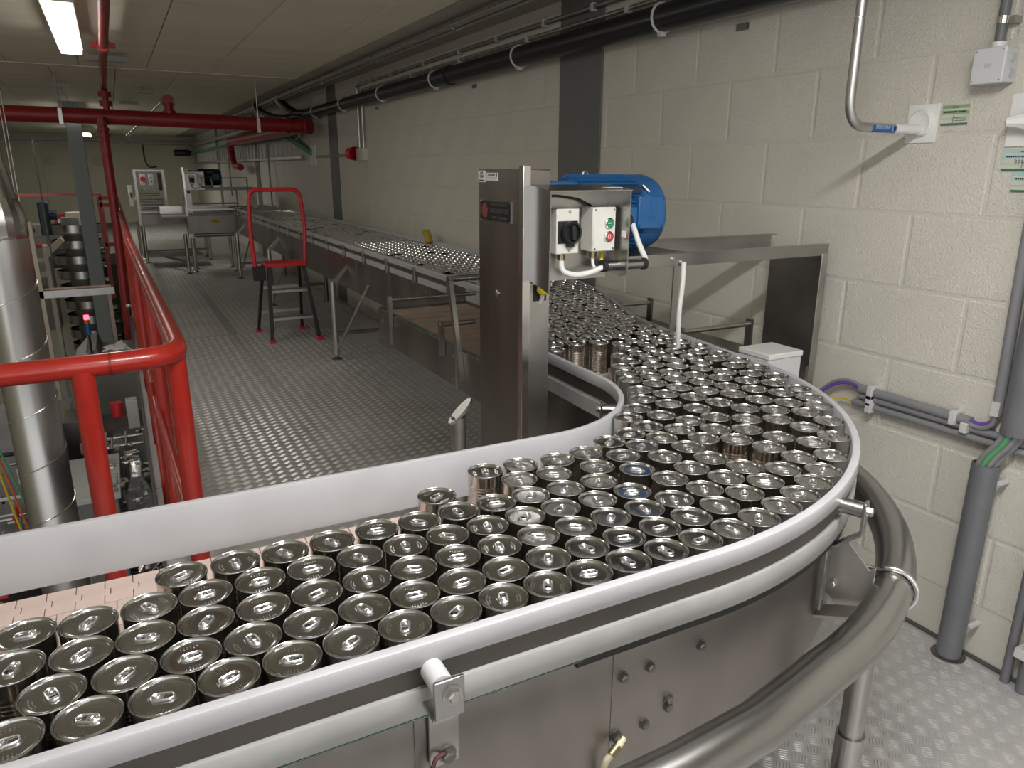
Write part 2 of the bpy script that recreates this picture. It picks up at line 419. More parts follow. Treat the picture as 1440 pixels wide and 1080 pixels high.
# ================================================================ BELT PATH
BELT = .860; RAILT = .972
OC = (.776, 1.783, .996); IC = (.83, 1.75, .392)        # bend of the outer and of the inner rail face
def smooth01(u): u = min(1, max(0, u)); return u * u * (3 - 2 * u)
KY = [1.783, 2.0, 2.2, 2.45, 2.66, 2.9, 3.15, 3.35, 3.55, 3.8, 13]; KX = [1.772, 1.803, 1.818, 1.868, 1.955, 2.055, 2.145, 2.20, 2.228, 2.235, 2.235]
def with_normals(P, sg):
    out = []
    for i, p in enumerate(P):
        a = P[max(i - 1, 0)]; b = P[min(i + 1, len(P) - 1)]; dx, dy = b[0] - a[0], b[1] - a[1]; l = math.hypot(dx, dy)
        out.append((p, (sg * dy / l, -sg * dx / l)))
    return out
def path_outer():
    P = [(-1.6 + .01 * i, OC[1] - OC[2]) for i in range(238)] + [(OC[0] + OC[2] * math.cos(R(-90 + i * 1.5)), OC[1] + OC[2] * math.sin(R(-90 + i * 1.5))) for i in range(61)]
    ys = np.arange(1.80, 3.66, .02); fy = np.arange(1.6, 3.9, .005); fx = np.convolve(np.pad(np.interp(fy, KY, KX), 20, mode='edge'), np.ones(41) / 41, 'valid')
    return P + [(float(np.interp(y, fy, fx)), float(y)) for y in ys]
def path_inner():
    P = [(-1.6 + .01 * i, IC[1] - IC[2]) for i in range(243)] + [(IC[0] + IC[2] * math.cos(R(-90 + i * 3)), IC[1] + IC[2] * math.sin(R(-90 + i * 3))) for i in range(31)]
    return P + [(1.222 + .010 * smooth01((y - 1.75) / .3) + .42 * smooth01((y - 2.05) / 1.45), float(y)) for y in np.arange(1.77, 3.66, .02)]
PO, PIN = path_outer(), path_inner()
PATH_O, PATH_I = with_normals(PO, 1), with_normals(PIN, -1)
def subO(f): return [q for q in PATH_O if f(q[0][0], q[0][1])]
def subI(f): return [q for q in PATH_I if f(q[0][0], q[0][1])]
def ribbon(z0, z1, inset, n=260, ymax=9, cond=None):
    def rs(P):
        P = np.array(P); s_ = np.r_[0, np.cumsum(np.linalg.norm(np.diff(P, axis=0), axis=1))]; t = np.linspace(0, s_[-1], n); return np.c_[np.interp(t, s_, P[:, 0]), np.interp(t, s_, P[:, 1])]
    A, B = rs(PO), rs(PIN); path = []
    for a, b in zip(A, B):
        d = (b - a); L_ = np.linalg.norm(d); d /= L_; a2, b2 = a + d * inset, b - d * inset
        if max(a2[1], b2[1]) < ymax and (cond is None or cond(a2, b2)): path.append((a2, b2))
    mb = MB(); vs = []
    for a, b in path: vs += [(a[0], a[1], z0), (a[0], a[1], z1), (b[0], b[1], z1), (b[0], b[1], z0)]
    m = len(path); fs = [(i * 4 + k, i * 4 + (k + 1) % 4, i * 4 + 4 + (k + 1) % 4, i * 4 + 4 + k) for i in range(m - 1) for k in range(4)]
    return mb.add(vs, fs + [(3, 2, 1, 0), tuple((m - 1) * 4 + k for k in range(4))])
CAN_MM = '''-23,824 51,824 -99,824 126,824 -176,824 201,824 275,824 14,889 -61,888 89,888 350,824 -137,888 164,889 239,889 424,824 -229,905 314,889 -35,958 39,959 -109,957 498,824 114,958 388,889 189,958 -184,964 264,959 462,890 572,824 338,959 -28,1032 46,1032 -103,1030 122,1032 538,890 413,960 646,824 198,1032 -176,1038 275,1032 487,960 612,890 351,1032 721,824 19,1103 97,1104 561,961 172,1101 426,1033 686,890 248,1102 795,825 501,1033 635,961 326,1106 762,891 401,1103 576,1035 709,961 869,829 478,1108 650,1035 837,897 554,1107 784,962 942,839 729,1032 628,1107 468,1185 914,908 858,968 702,1102 809,1032 1015,855 643,1181 778,1100 940,977 995,927 719,1174 601,1249 912,1046 1086,876 680,1244 817,1164 883,1115 1016,999 1072,949 763,1233 987,1068 1155,904 902,1189 1089,1023 838,1238 978,1143 1152,978 1061,1092 1222,936 975,1219 924,1272 1062,1166 1233,1009 1047,1239 1303,983 1222,1082 997,1294 1131,1192 1193,1151 1122,1265 1068,1316 1334,1057 1292,1119 1199,1226 1264,1190 1064,1390 1187,1301 1409,1063 1149,1366 1402,1137 1261,1293 1321,1247 1129,1439 1387,1210 1268,1369 1489,1143 1227,1432 1379,1311 1192,1498 1438,1267 1495,1217 1356,1382 1327,1451 1278,1507 1518,1296 1469,1351 1565,1239 1239,1570 1444,1421 1398,1480 1352,1538 1605,1302 1317,1604 1571,1368 1531,1430 1482,1485 1276,1666 1446,1550 1403,1611 1645,1378 1356,1668 1311,1731 1576,1503 1628,1450 1530,1562 1482,1619 1436,1677 1385,1736 1345,1799 1691,1498 1590,1606 1645,1556 1553,1670 1504,1726 1449,1775 1406,1840 1716,1597 1668,1653 1602,1727 1544,1789 1486,1839 1424,1912 1677,1745 1620,1799 1730,1693 1557,1862 1498,1912 1270,2088 1628,1884 1572,1934 1738,1787 1507,1986 1689,1842 1307,2153 1385,2134 1529,2057 1677,1939 1602,2002 1287,2224 1470,2111 1751,1897 1360,2204 1443,2180 1600,2076 1674,2020 1738,1983 1340,2275 1522,2164 1419,2250 1595,2150 1672,2094 1495,2233 1316,2346 1742,2068 1399,2321 1571,2220 1470,2303 1645,2205 1704,2161 1374,2391 1543,2289 1776,2139 1447,2378 1620,2275 1519,2359 1354,2463 1759,2211 1701,2261 1593,2344 1427,2450 1666,2334 1501,2445 1568,2414 1402,2519 1795,2276 1740,2324 1642,2404 1476,2515 1716,2395 1405,2593 1550,2510 1614,2472 1792,2380 1479,2589 1687,2463 1553,2585 1616,2546 1760,2454 1446,2655 1691,2536 1520,2651 1834,2449 1766,2528 1598,2643 1662,2605 1462,2727 1735,2595 1842,2522 1536,2723 1673,2678 1610,2717 1809,2589 1503,2789 1748,2669 1883,2584 1579,2784 1823,2662 1718,2736 1655,2776 1520,2861 1791,2729 1898,2657 1594,2856 1730,2809 1865,2723 1667,2849 1561,2923 1805,2801 1939,2719 1637,2916 1880,2796 1773,2869 1711,2909 1575,2995 1847,2862 1954,2791 1649,2990 1784,2942 1921,2857 1722,2982 1617,3057 1858,2936 1995,2853 1691,3051 1933,2931 1826,3003 1764,3043 1623,3130 1900,2997 2007,2926 1697,3125 1833,3076 1770,3116 1973,2993 1664,3193 1907,3071 2047,2989 1737,3187 1981,3066 1874,3138 1811,3178 1661,3267 2055,3062 1947,3133 1735,3261 1808,3252 1875,3215 2021,3128 1702,3329 1948,3207 2095,3124 1777,3322 2022,3203 1851,3312 1916,3277 1684,3404 1757,3393 2096,3199 1989,3269 1831,3384 2063,3265 1903,3365 1721,3468 1973,3341 1795,3457 2137,3261 2047,3337 1689,3536 1869,3447 1941,3429 1767,3526 2121,3333 2013,3403 1841,3516 2087,3399 1702,3609 1918,3503 1990,3485 1798,3593 2166,3391 2062,3469 1874,3582 1759,3656 2136,3459 1947,3571 2019,3553 1845,3651 2102,3532 1920,3640 1999,3624 2179,3519 2075,3601 2151,3587'''

# ================================================================ CURVED CONVEYOR
CX, CY = .83, 1.75
cv = thing('curved_conveyor', 'stainless curved can conveyor with white plastic guide rails in a wide bend', 'conveyor', (.83, 1.0, 0))
def rail_prof(cap=.018):      # offset 0 is the face towards the cans
    return [(0, .867), (0, .968), (.002, .9712), (.0045, RAILT), (cap - .0045, RAILT), (cap - .0015, .9705), (cap, .967), (cap, .941), (cap - .002, .938), (.007, .938), (.007, .867)]
def rib(path, a, b, z0, z1): return MB().sweep(path, [(a, z0), (a, z1), (b, z1), (b, z0)])
ALL = lambda x, y: True
MB().sweep(subI(ALL), rail_prof(.016)).build('guide_rail', 'hdpe', cv, label='white inner guide rail')
MB().sweep(subO(lambda x, y: y < 1.985), rail_prof()).build('guide_rail', 'hdpe', cv, label='white outer guide rail')
MB().sweep(subO(lambda x, y: y > 1.988), rail_prof()).build('guide_rail', 'hdpe', cv)
lo = lambda a, b: (lambda x, y: (a <= x <= b and y < 1.2 and x < 1.3) if b < 5 else ((x >= a or y > 1.2) and y < 1.985))
for a, b in ((-9, .40), (.40, .62), (.62, 9)): rib(subO(lo(a - .001, b + .001)), .0075, .0105, .900, .937).build('backing_strip', 'strip_dark', cv)
for a, b in ((-9, .43), (.43, .57), (.57, 9)): MB().sweep(subO(lo(a - .001, b + .001)), [(.004, .862), (.004, .905), (.0165, .905), (.018, .903), (.018, .864), (.0165, .862)]).build('wear_strip', 'hdpe_old', cv)
rib(subO(lo(-9, .53)), .0, .017, .8588, .8615).build('glass_strip', 'glass_edge', cv)
rib(subO(lo(.52, 9)), -.01, .015, .849, .8615).build('seal', 'rubber', cv)
arcI = lambda x, y: y < 2.35 and (x > 1.0 or y > 1.6)
rib(subI(arcI), .004, .016, .845, .890).build('wear_strip', 'hdpe_old', cv)
rib(subI(arcI), .0075, .0105, .90, .938).build('backing_strip', 'strip_dark', cv)
# side panels
rib(subO(lo(-9, .276)), -.008, -.005, .60, .850).build('side_panel', 'steel_panel', cv)
rib(subO(lo(.27, .606)), -.006, -.003, .60, .852).build('side_panel', 'steel_panel', cv)
rib(subO(lo(.59, 9)), -.010, -.006, .60, .852).build('side_panel', 'steel_panel', cv)
rib(subO(lo(.598, .695)), -.0065, -.002, .60, .850).build('joint_plate', 'steel_panel', cv)
rib(subI(lambda x, y: x < .9 and y < 1.4), .0, .004, .62, .848).build('side_panel', 'steel_panel', cv)
rib(subI(lambda x, y: x > .89 and y < 2.3), .006, .010, .62, .856).build('side_panel', 'steel_panel', cv)
ribbon(.600, .606, .03, ymax=2.3).build('bottom_tray', 'steel_dark', cv)
# belt: smooth base, chain plates where they can be told apart
ribbon(.842, .8562, .014).build('chain_bed', 'chain_dark', cv)
ribbon(.8562, .8598, .016, cond=lambda a, b: min(a[0], b[0]) > .755 or max(a[1], b[1]) > 1.5).build('chain_surface', 'chain_pink', cv)
def plate_mesh():
    p, g, wd, tb = .0435, .0016, .0385, .009
    t = wd / 3.2
    poly = [(0, -wd), (p - g, -wd), (p - g, -t), (p - g + tb, -t * .8), (p - g + tb, t * .8), (p - g, t), (p - g, wd), (0, wd), (0, t), (tb, t * .8), (tb, -t * .8), (0, -t)]
    mb = MB().prism([(x, y, 0) for x, y in poly], (0, 0, .0033)); return mb.mesh('chain_plate', 'chain_pink', smooth=0)
pm = plate_mesh()
for st in range(7):
    for k in range(32):
        o = bpy.data.objects.new('chain_plate', pm); COL.objects.link(o); o.parent = cv; o.matrix_parent_inverse = Matrix.Translation(-cv.location)
        o.location = (-.62 + k * .0435 + (st % 2) * .018, 1.344 - .0390 - st * .0786, .8566)
# bolts on the outer panel
def on_O(ang, d, z): return Vector((OC[0] + (OC[2] + d) * math.cos(R(ang)), OC[1] + (OC[2] + d) * math.sin(R(ang)), z))
def on_I(ang, d, z): return Vector((IC[0] + (IC[2] - d) * math.cos(R(ang)), IC[1] + (IC[2] - d) * math.sin(R(ang)), z))
def bolt(p, d, r=.0085, h=.007, parent=cv, m='steel'):
    return MB().hexbolt(p, d, r, h).build('bolt', m, parent, smooth=30)
for (x, z) in ((.784, .788), (.673, .787), (.620, .786), (.721, .704), (.721, .688), (.669, .676)):
    bolt((x, OC[1] - OC[2] + (.002 if x < .69 else .006), z), (0, -1, 0), .0078, m='steel_dark')
bolt((.612, .789, .675), (0, -1, 0), .009, .008, m='steel_dark')
# cable clip under the joint plate
MB().tube(fillet([(.622, .782, .672), (.600, .770, .668), (.582, .772, .655), (.578, .776, .62), (.582, .785, .55)], .02), .0055, 8).build('hose', 'cream_hose', cv)
MB().cyl((.606, .774, .671), (.590, .770, .663), .0072, n=10).build('hose_clip', 'brass', cv)
# rail bracket on the straight
b1 = MB().box(.276, .318, .725, .731, .886, .943).build('rail_bracket', 'steel_satin', cv, bev=.0015)
MB().box(.276, .312, .731, .787, .880, .886).build('bracket_foot', 'steel', b1)
MB().cyl((.290, .769, .932), (.290, .731, .932), .0155, n=20).build('spacer', 'machine_light', b1)
MB().hexbolt((.300, .725, .921), (0, -1, 0), .0105, .009).build('bolt', 'steel', b1, smooth=30)
b2 = MB().box(.288, .332, .781, .786, .760, .858).build('bracket_plate', 'steel', cv, bev=.001)
MB().hexbolt((.314, .781, .776), (0, -1, 0), .0105, .009).build('bolt', 'steel_dark', b2, smooth=30)
MB().tube(fillet([(.308, .777, .782), (.294, .773, .784), (.283, .770, .76), (.278, .768, .72)], .01), .0032, 6).build('wire', 'brown_wire', b2)
# rail bracket on the bend (radial) and on the inner bend
def radial_bracket(base, d, z=.935):
    mb = MB(); mb.bar(base + d * .046 + V(0, 0, z + .018), base + d * .046 + V(0, 0, z - .05), .026, .006, up=d)
    mb.bar(base + d * .046 + V(0, 0, z - .048), base - d * .012 + V(0, 0, z - .098), .026, .006)
    mb.bar(base - d * .011 + V(0, 0, z - .096), base - d * .011 + V(0, 0, z - .235), .026, .006, up=d)
    br = mb.build('rail_bracket', 'steel_satin', cv, bev=.001)
    MB().cyl(base + V(0, 0, z), base + d * .043 + V(0, 0, z), .0155, n=20).build('spacer', 'steel_satin', br)
    MB().hexbolt(base + d * .049 + V(0, 0, z), d, .0095, .010).build('bolt', 'steel_bright', br, smooth=30)
    return br
radial_bracket(on_O(-66.5, .016, 0), Vector((math.cos(R(-66.5)), math.sin(R(-66.5)), 0)))
radial_bracket(on_I(-33, .014, 0), -Vector((math.cos(R(-33)), math.sin(R(-33)), 0)), .930)
for (a, z) in ((-24, .80), (-31, .80), (-20, .71)):
    bolt(on_I(a, .0105, z), (-math.cos(R(a)), -math.sin(R(a)), 0), .0075, .006)
# legs under the conveyor
for (x, y) in ((.15, .86), (.15, 1.28), (1.28, 1.30), (.75, .98)):
    lg = MB().cyl((x, y, .05), (x, y, .605), .021, n=16).build('leg', 'steel', cv)
    MB().lathe([(0, 0), (.035, 0), (.035, .008), (.012, .02), (.012, .06)], 16, (x, y, 0)).build('foot', 'steel_dark', lg)
MB().bar((.75, .98, .17), (1.28, 1.30, .17), .04, .012).build('cross_bar', 'steel_dark', cv)
MB().bar((.15, .86, .17), (.15, 1.28, .17), .012, .04).build('cross_bar', 'steel_dark', cv)

# ================================================================ TUBE GUARD around the bend
tg = thing('tube_guard', 'thick brushed stainless guard tube curving around the outside of the conveyor bend', 'guard tube', (1.19, .80, 0))
GZ = .72
gp = [(-1.2, .635, GZ), (-.3, .635, GZ), (.3, .64, GZ), (.62, .648, GZ), (.79, .662, GZ), (.95, .695, GZ)]
for a in range(-82, 16, 4):
    rr = 1.058 + (.012 if a > -20 else 0) * (a + 20) / 20
    gp.append((CX + rr * math.cos(R(a)), CY + rr * math.sin(R(a)), GZ))
gp = [g for i, g in enumerate(gp) if not (i > 5 and g[0] < .97)]
sp_i = [i for i, g in enumerate(gp) if g[0] > 1.30][0]
MB().tube(gp[:sp_i + 1], .040, 24).build('lower_tube', 'steel_satin', tg)
MB().tube(gp[sp_i:], .0412, 24).build('upper_tube', 'steel_satin', tg)
jp = Vector(gp[sp_i]); jt = (Vector(gp[sp_i + 1]) - Vector(gp[sp_i - 1])).normalized(); jn = jt.cross(V(0, 0, 1)).normalized()
ring = [jp + jt * .012 + (jn * math.cos(t) + V(0, 0, 1) * math.sin(t)) * .0465 for t in [R(-130 + 10 * i) for i in range(27)]]
ub = MB().tube([ring[0] - jn * .045] + ring + [ring[-1] - jn * .045], .0055, 10).build('u_bolt', 'steel_bright', tg)
a0 = -62.5
p0 = on_O(a0, -.006, 0); rad = Vector((math.cos(R(a0)), math.sin(R(a0)), 0)); tn = Vector((-rad.y, rad.x, 0))
pl = MB().prism([p0 + rad * .004 + V(0, 0, .836), p0 + rad * .018 + V(0, 0, .846), p0 + rad * .080 + V(0, 0, .776), p0 + rad * .092 + V(0, 0, .785), p0 + rad * .092 + V(0, 0, .70), p0 + rad * .070 + V(0, 0, .625), p0 + rad * .014 + V(0, 0, .690), p0 + rad * .004 + V(0, 0, .70)], tn * .005).build('mounting_plate', 'steel', tg, bev=.001)
for z in (.825, .725):
    MB().hexbolt(p0 + rad * .016 + V(0, 0, z), -tn, .0085, .009).build('bolt', 'steel', pl, smooth=30)
lg = MB().cyl((1.235, .795, .40), (1.235, .795, .69), .024, n=18); lg.cyl((1.235, .795, .02), (1.235, .795, .42), .0285, n=18)
lgo = lg.build('leg', 'steel', tg); MB().lathe([(0, 0), (.05, 0), (.05, .01), (.02, .02), (.02, .05)], 18, (1.235, .795, 0)).build('foot', 'steel_dark', lgo)
MB().bar((1.235, .795, .30), (.80, .98, .30), .04, .012).build('brace', 'steel_dark', tg)
MB().bar((1.17, .93, .66), (1.235, .81, .70), .05, .006).build('stay', 'steel', tg)

# ================================================================ CANS
def can_meshes():
    prof = [(0, .0035), (.030, .0035), (.0325, .002), (.0345, 0), (.0366, .0006), (.0368, .003), (.0356, .0042)]
    prof += [(.0356, .012), (.0356, .020)]
    n = 10
    for i in range(n * 4 + 1):
        z = .022 + .062 * i / (n * 4); prof.append((.0356 - .0006 * (1 - math.cos(2 * PI * i / 4)), z))
    prof += [(.0356, .087), (.0356, .1055), (.0366, .1062), (.0368, .1068)]
    body = MB().lathe(prof, 32).mesh('can_body', 'tin_body', smooth=50)
    lp = [(.0368, .1068), (.0369, .1088), (.0364, .1098), (.0357, .1100), (.0350, .1095), (.0343, .1062), (.0336, .1050), (.0326, .1049), (.0319, .1056),
          (.0308, .1066), (.0298, .1066), (.0288, .1060), (.0268, .1058), (.012, .1058), (.0001, .1058)]
    lid = MB().lathe(lp, 40)
    # pressed teardrop around the tab
    td = []
    for i in range(24):
        t = 2 * PI * i / 24; x = .0165 * math.cos(t) - .001; wdt = .0098 * (1 - .30 * (math.cos(t) if math.cos(t) > 0 else 0)); td.append((x, wdt * math.sin(t), .1058))
    lid.tube(td, .00055, 6, closed=True)
    for sd in (-1, 1):      # embossed marks either side of the tab
        for row, rr in enumerate((.0245, .0205)):
            for k in range(6 - row * 2):
                a = R(90 * sd + (k - (5 - row * 2) / 2) * 9.5 * (1 + row * .15)); cx_, cy_ = rr * math.cos(a), rr * math.sin(a)
                e = random.choice((.0009, .0013)); f_ = random.choice((.0005, .0008))
                lid.box(cx_ - e / 2 - f_ / 2, cx_ + e / 2, cy_ - .0009, cy_ + .0009, .1054, .1066)
    lid = lid.mesh('can_lid', 'tin_lid', smooth=45)
    N = 28; vs = []
    def stad(L, Wd, i, cx0=0):
        t = 2 * PI * i / N; c, s_ = math.cos(t), math.sin(t); r = Wd / 2; d = L / 2 - r
        return (cx0 + (d if c > 0 else -d) * (1 if abs(c) > 1e-6 else 0) + r * c, r * s_)
    tab = MB()
    loops = [(.0275, .0142, 0, .1062), (.0270, .0138, 0, .1085), (.0250, .0118, 0, .1092), (.0225, .0092, 0, .1082)]
    pts = []
    for (L, Wd, c0, z) in loops:
        for i in range(N):
            x, y = stad(L, Wd, i, c0); pts.append((x, y, z))
    fs = [(a * N + i, a * N + (i + 1) % N, (a + 1) * N + (i + 1) % N, (a + 1) * N + i) for a in range(3) for i in range(N)]
    tab.add(pts, fs)
    tab.box(-.0016, .0016, -.0046, .0046, .1068, .1086)                                  # web between finger hole and rivet
    tab.lathe([(.0046, .1066), (.0046, .1080), (.0036, .1084), (.0028, .1078), (.0020, .1088), (.0001, .1092)], 14, (.0062, 0, 0))
    tab.box(.0105, .0165, -.0022, .0022, .1060, .1072)
    tab = tab.mesh('can_tab', 'tin_tab', smooth=40)
    return body, lid, tab
can_b, can_l, can_t = can_meshes()
cans = [tuple(int(v) / 1000 for v in c.split(',')) for c in CAN_MM.split()]
rng = random.Random(11)
_po, _pi = np.array(PO), np.array(PIN)
def can_label(x, y):
    do = float(np.min(np.hypot(_po[:, 0] - x, _po[:, 1] - y))); di = float(np.min(np.hypot(_pi[:, 0] - x, _pi[:, 1] - y)))
    zone = 'on the straight run' if x < .70 and y < 1.4 else ('in the bend' if y < 1.72 else ('under the motor bridge' if y < 2.35 else 'on the slanted run'))
    if do < .062: lane = 'touching the white outer rail'
    elif di < .062: lane = 'touching the white inner rail'
    elif do < .135: lane = 'in second row from the outer rail'
    elif di < .135: lane = 'in second row from the inner rail'
    else: lane = 'in the middle of the crowd'
    l = 'ring pull tin can ' + zone + ', ' + lane
    return l, 'tin cans ' + zone + ', ' + lane
for i, (x, y) in enumerate(cans[:300]):
    r = bpy.data.objects.new('tin_can', None); r.empty_display_size = .03; COL.objects.link(r); r.location = (x, y, BELT + .0002); r.rotation_euler = (0, 0, rng.uniform(0, 2 * PI))
    lb = can_label(x, y); tag(r, lb[0], 'can', lb[1])
    for nm, me in (('body', can_b), ('lid', can_l), ('pull_tab', can_t)):
        o = bpy.data.objects.new(nm, me); COL.objects.link(o); o.parent = r
# the far cans: one mass, hex rows up the long conveyor
far = list(cans[300:]); yy = 3.62; k = 0
for j in range(9):
    x = 1.945 - .255 + j * .0638; yy = 3.64 + (.0369 if j % 2 else 0)
    while yy < 12.9:
        if rng.random() > .03 + (.10 if j == 0 else 0): far.append((x + rng.uniform(-.0015, .0015), yy + rng.uniform(-.002, .002)))
        yy += .0745
fm = MB()
for (x, y) in far:
    fm.lathe([(.0355, 0), (.0355, .105), (.0367, .107), (.0362, .110), (.0345, .106), (.031, .1058), (.030, .1066), (.029, .106), (.0001, .106)], 12 if y < 6 else 8, (x, y, BELT))
fo = fm.build('tin_can_crowd', 'tin_lid', None, smooth=40)
tag(fo, 'mass of small tin cans filling the long straight conveyor along the wall', 'cans', kind='stuff')

# ================================================================ MOTOR BRIDGE (drive column, control hood, switches, motor)
def text_x(name, s, size, y, z, x, m, par, sq=1.0, al='CENTER'): return text(name, s, size, (x, y, z), (0, -1, 0), (0, 0, 1), m, par, .0003, al, sq)
def text_y(name, s, size, x, z, y, m, par, sq=1.0): return text(name, s, size, (x, y, z), (1, 0, 0), (0, 0, 1), m, par, .0003, 'CENTER', sq)
bridge = []
dc = thing('drive_column', 'tall stainless drive column with a black maker plate beside the conveyor bend', 'column', (1.06, 2.0, 0)); bridge.append(dc)
MB().box(1.022, 1.108, 1.862, 2.15, .52, 1.560).build('body', 'steel_panel', dc, bev=.003)
MB().cyl((1.065, 2.0, 0), (1.065, 2.0, .53), .028, n=16).build('leg', 'steel', dc)
MB().lathe([(0, 0), (.045, 0), (.045, .008), (.03, .02)], 16, (1.065, 2.0, 0)).build('foot', 'steel_dark', dc)
MB().box(1.017, 1.022, 1.872, 2.148, .53, 1.562).build('cover_sheet', 'steel_panel', dc, bev=.001)
MB().prism([(1.012, 1.848, .53), (1.036, 1.848, .53), (1.036, 1.862, .53), (1.016, 1.862, .53), (1.016, 1.874, .53), (1.012, 1.874, .53)], (0, 0, 1.04)).build('edge_strip', 'steel_bright', dc, bev=.001)
MB().box(1.04, 1.108, 1.857, 1.862, .53, 1.24).build('front_sheet', 'steel', dc, bev=.001)
np_ = MB().box(1.0145, 1.017, 1.926, 2.132, 1.407, 1.470).build('maker_plate', 'steel_satin', dc, label='black maker plate with a red gear emblem')
MB().box(1.0135, 1.0146, 1.931, 2.127, 1.411, 1.466).build('plate_face', 'name_dark', np_)
gm = []
for i in range(48):
    rr = .024 if (i // 2) % 2 else .0195; t = 2 * PI * i / 48; gm.append((1.0134, 2.098 + rr * .92 * math.cos(t), 1.438 + rr * math.sin(t)))
MB().prism(gm, (-.0004, 0, 0)).build('emblem', 'name_red', np_)
text_x('lettering', 'INTERN TRANSPORT', .0125, 2.000, 1.4575, 1.0132, 'name_text', np_, .9)
text_x('lettering', 'VAN ROUW B.V.', .022, 2.000, 1.4385, 1.0132, 'name_text', np_, .78)
text_x('lettering', 'WEERT - HOLLAND', .012, 2.000, 1.4195, 1.0132, 'name_text', np_, .9)
for y in (1.929, 2.129):
    for z in (1.41, 1.467): MB().cyl((1.0146, y, z), (1.0128, y, z), .004, n=10).build('rivet', 'steel_bright', np_)
s1 = MB().box(1.0158, 1.017, 2.100, 2.148, 1.522, 1.556).build('sticker', 'paper', dc)
text_x('lettering', '10-05', .009, 2.124, 1.549, 1.0156, 'ink', s1); text_x('lettering', '2404', .015, 2.124, 1.5385, 1.0156, 'ink', s1, .85); MB().box(1.0154, 1.0158, 2.106, 2.142, 1.5255, 1.529).build('print_line', 'name_text', s1)
s2 = MB().box(1.0158, 1.017, 2.014, 2.090, 1.527, 1.550).build('sticker', 'paper', dc)
text_x('lettering', 'GEKEURD', .011, 2.056, 1.5435, 1.0156, 'ink', s2); MB().box(1.0154, 1.0158, 2.026, 2.084, 1.5335, 1.5355).build('print_line', 'ink', s2); MB().box(1.0154, 1.0158, 2.018, 2.022, 1.538, 1.549).build('print_line', 'ink', s2)
MB().lathe([(.0001, 0), (.008, 0), (.011, -.002), (.011, -.004)], 16, (1.0125, 2.018, 1.19), (-1, 0, 0)).build('lock', 'steel_bright', dc)
# cut-out with yellow plug
MB().box(1.052, 1.096, 1.8555, 1.8575, 1.188, 1.236).build('cable_opening', 'black', dc)
pg = thing('plug', 'yellow cable plug in the cut-out of the stainless drive column', 'plug', (1.075, 1.845, 1.2)); bridge.append(pg)
MB().lathe([(.0001, .018), (.015, .016), (.019, .008), (.017, -.008), (.012, -.014), (.0001, -.014)], 16, (1.074, 1.838, 1.225), (.2, -.4, 1)).build('cap', 'yellow', pg)
MB().tube([(1.074, 1.84, 1.215), (1.078, 1.85, 1.195), (1.078, 1.875, 1.17)], .007, 8).build('cord', 'white_cable', pg)
# hood
hd = thing('control_hood', 'open stainless sheet hood around the switches on the drive column', 'hood', (1.17, 1.8, 1.25)); bridge.append(hd)
MB().box(1.037, 1.302, 1.853, 1.8565, 1.245, 1.515).build('back_plate', 'steel', hd)
MB().prism([(1.035, 1.853, 1.253), (1.035, 1.740, 1.228), (1.035, 1.738, 1.503), (1.035, 1.853, 1.516)], (.003, 0, 0)).build('side_plate', 'steel_satin', hd)
MB().prism([(1.299, 1.853, 1.262), (1.299, 1.770, 1.258), (1.299, 1.750, 1.264), (1.299, 1.740, 1.275), (1.299, 1.738, 1.503), (1.299, 1.853, 1.516)], (.003, 0, 0)).build('side_plate', 'steel_satin', hd)
MB().prism([(1.033, 1.857, 1.516), (1.033, 1.735, 1.503), (1.033, 1.735, 1.506), (1.033, 1.857, 1.519)], (.271, 0, 0)).build('top_plate', 'steel_satin', hd)
MB().box(1.235, 1.290, 1.765, 1.80, 1.5115, 1.5122).build('sticker', 'paper', hd)
MB().box(1.2978, 1.299, 1.752, 1.772, 1.372, 1.390).build('sticker', 'paper', hd)
MB().tube([(1.045, 1.845, 1.485), (1.12, 1.842, 1.488), (1.19, 1.84, 1.478), (1.235, 1.84, 1.458)], .0035, 6).build('wire', 'black', hd)
# rotary isolator
sw = thing('isolator_switch', 'grey isolator box with a black rotary knob inside the hood', 'switch', (1.134, 1.83, 1.326)); bridge.append(sw)
MB().box(1.096, 1.172, 1.805, 1.853, 1.327, 1.454).build('case', 'plastic_light', sw, bev=.003)
MB().box(1.100, 1.166, 1.801, 1.806, 1.357, 1.420).build('plate', 'black', sw, bev=.002)
kn = MB().lathe([(.021, 0), (.031, .0), (.032, .014), (.029, .018), (.025, .017), (.023, .006), (.0001, .006)], 28, (1.139, 1.801, 1.388), (0, -1, 0)).build('knob', 'black', sw)
MB().bar((1.139, 1.786, 1.408), (1.141, 1.786, 1.368), .011, .018, up=(0, 1, 0)).build('handle', 'rubber', kn, bev=.002)
MB().box(1.127, 1.151, 1.795, 1.803, 1.346, 1.358).build('latch', 'black', sw)
for z in (1.445, 1.337): MB().cyl((1.139, 1.8052, z), (1.139, 1.803, z), .004, n=10).build('screw', 'steel', sw)
MB().cyl((1.128, 1.830, 1.327), (1.128, 1.830, 1.309), .0125, n=8).build('cable_gland', 'brass', sw)
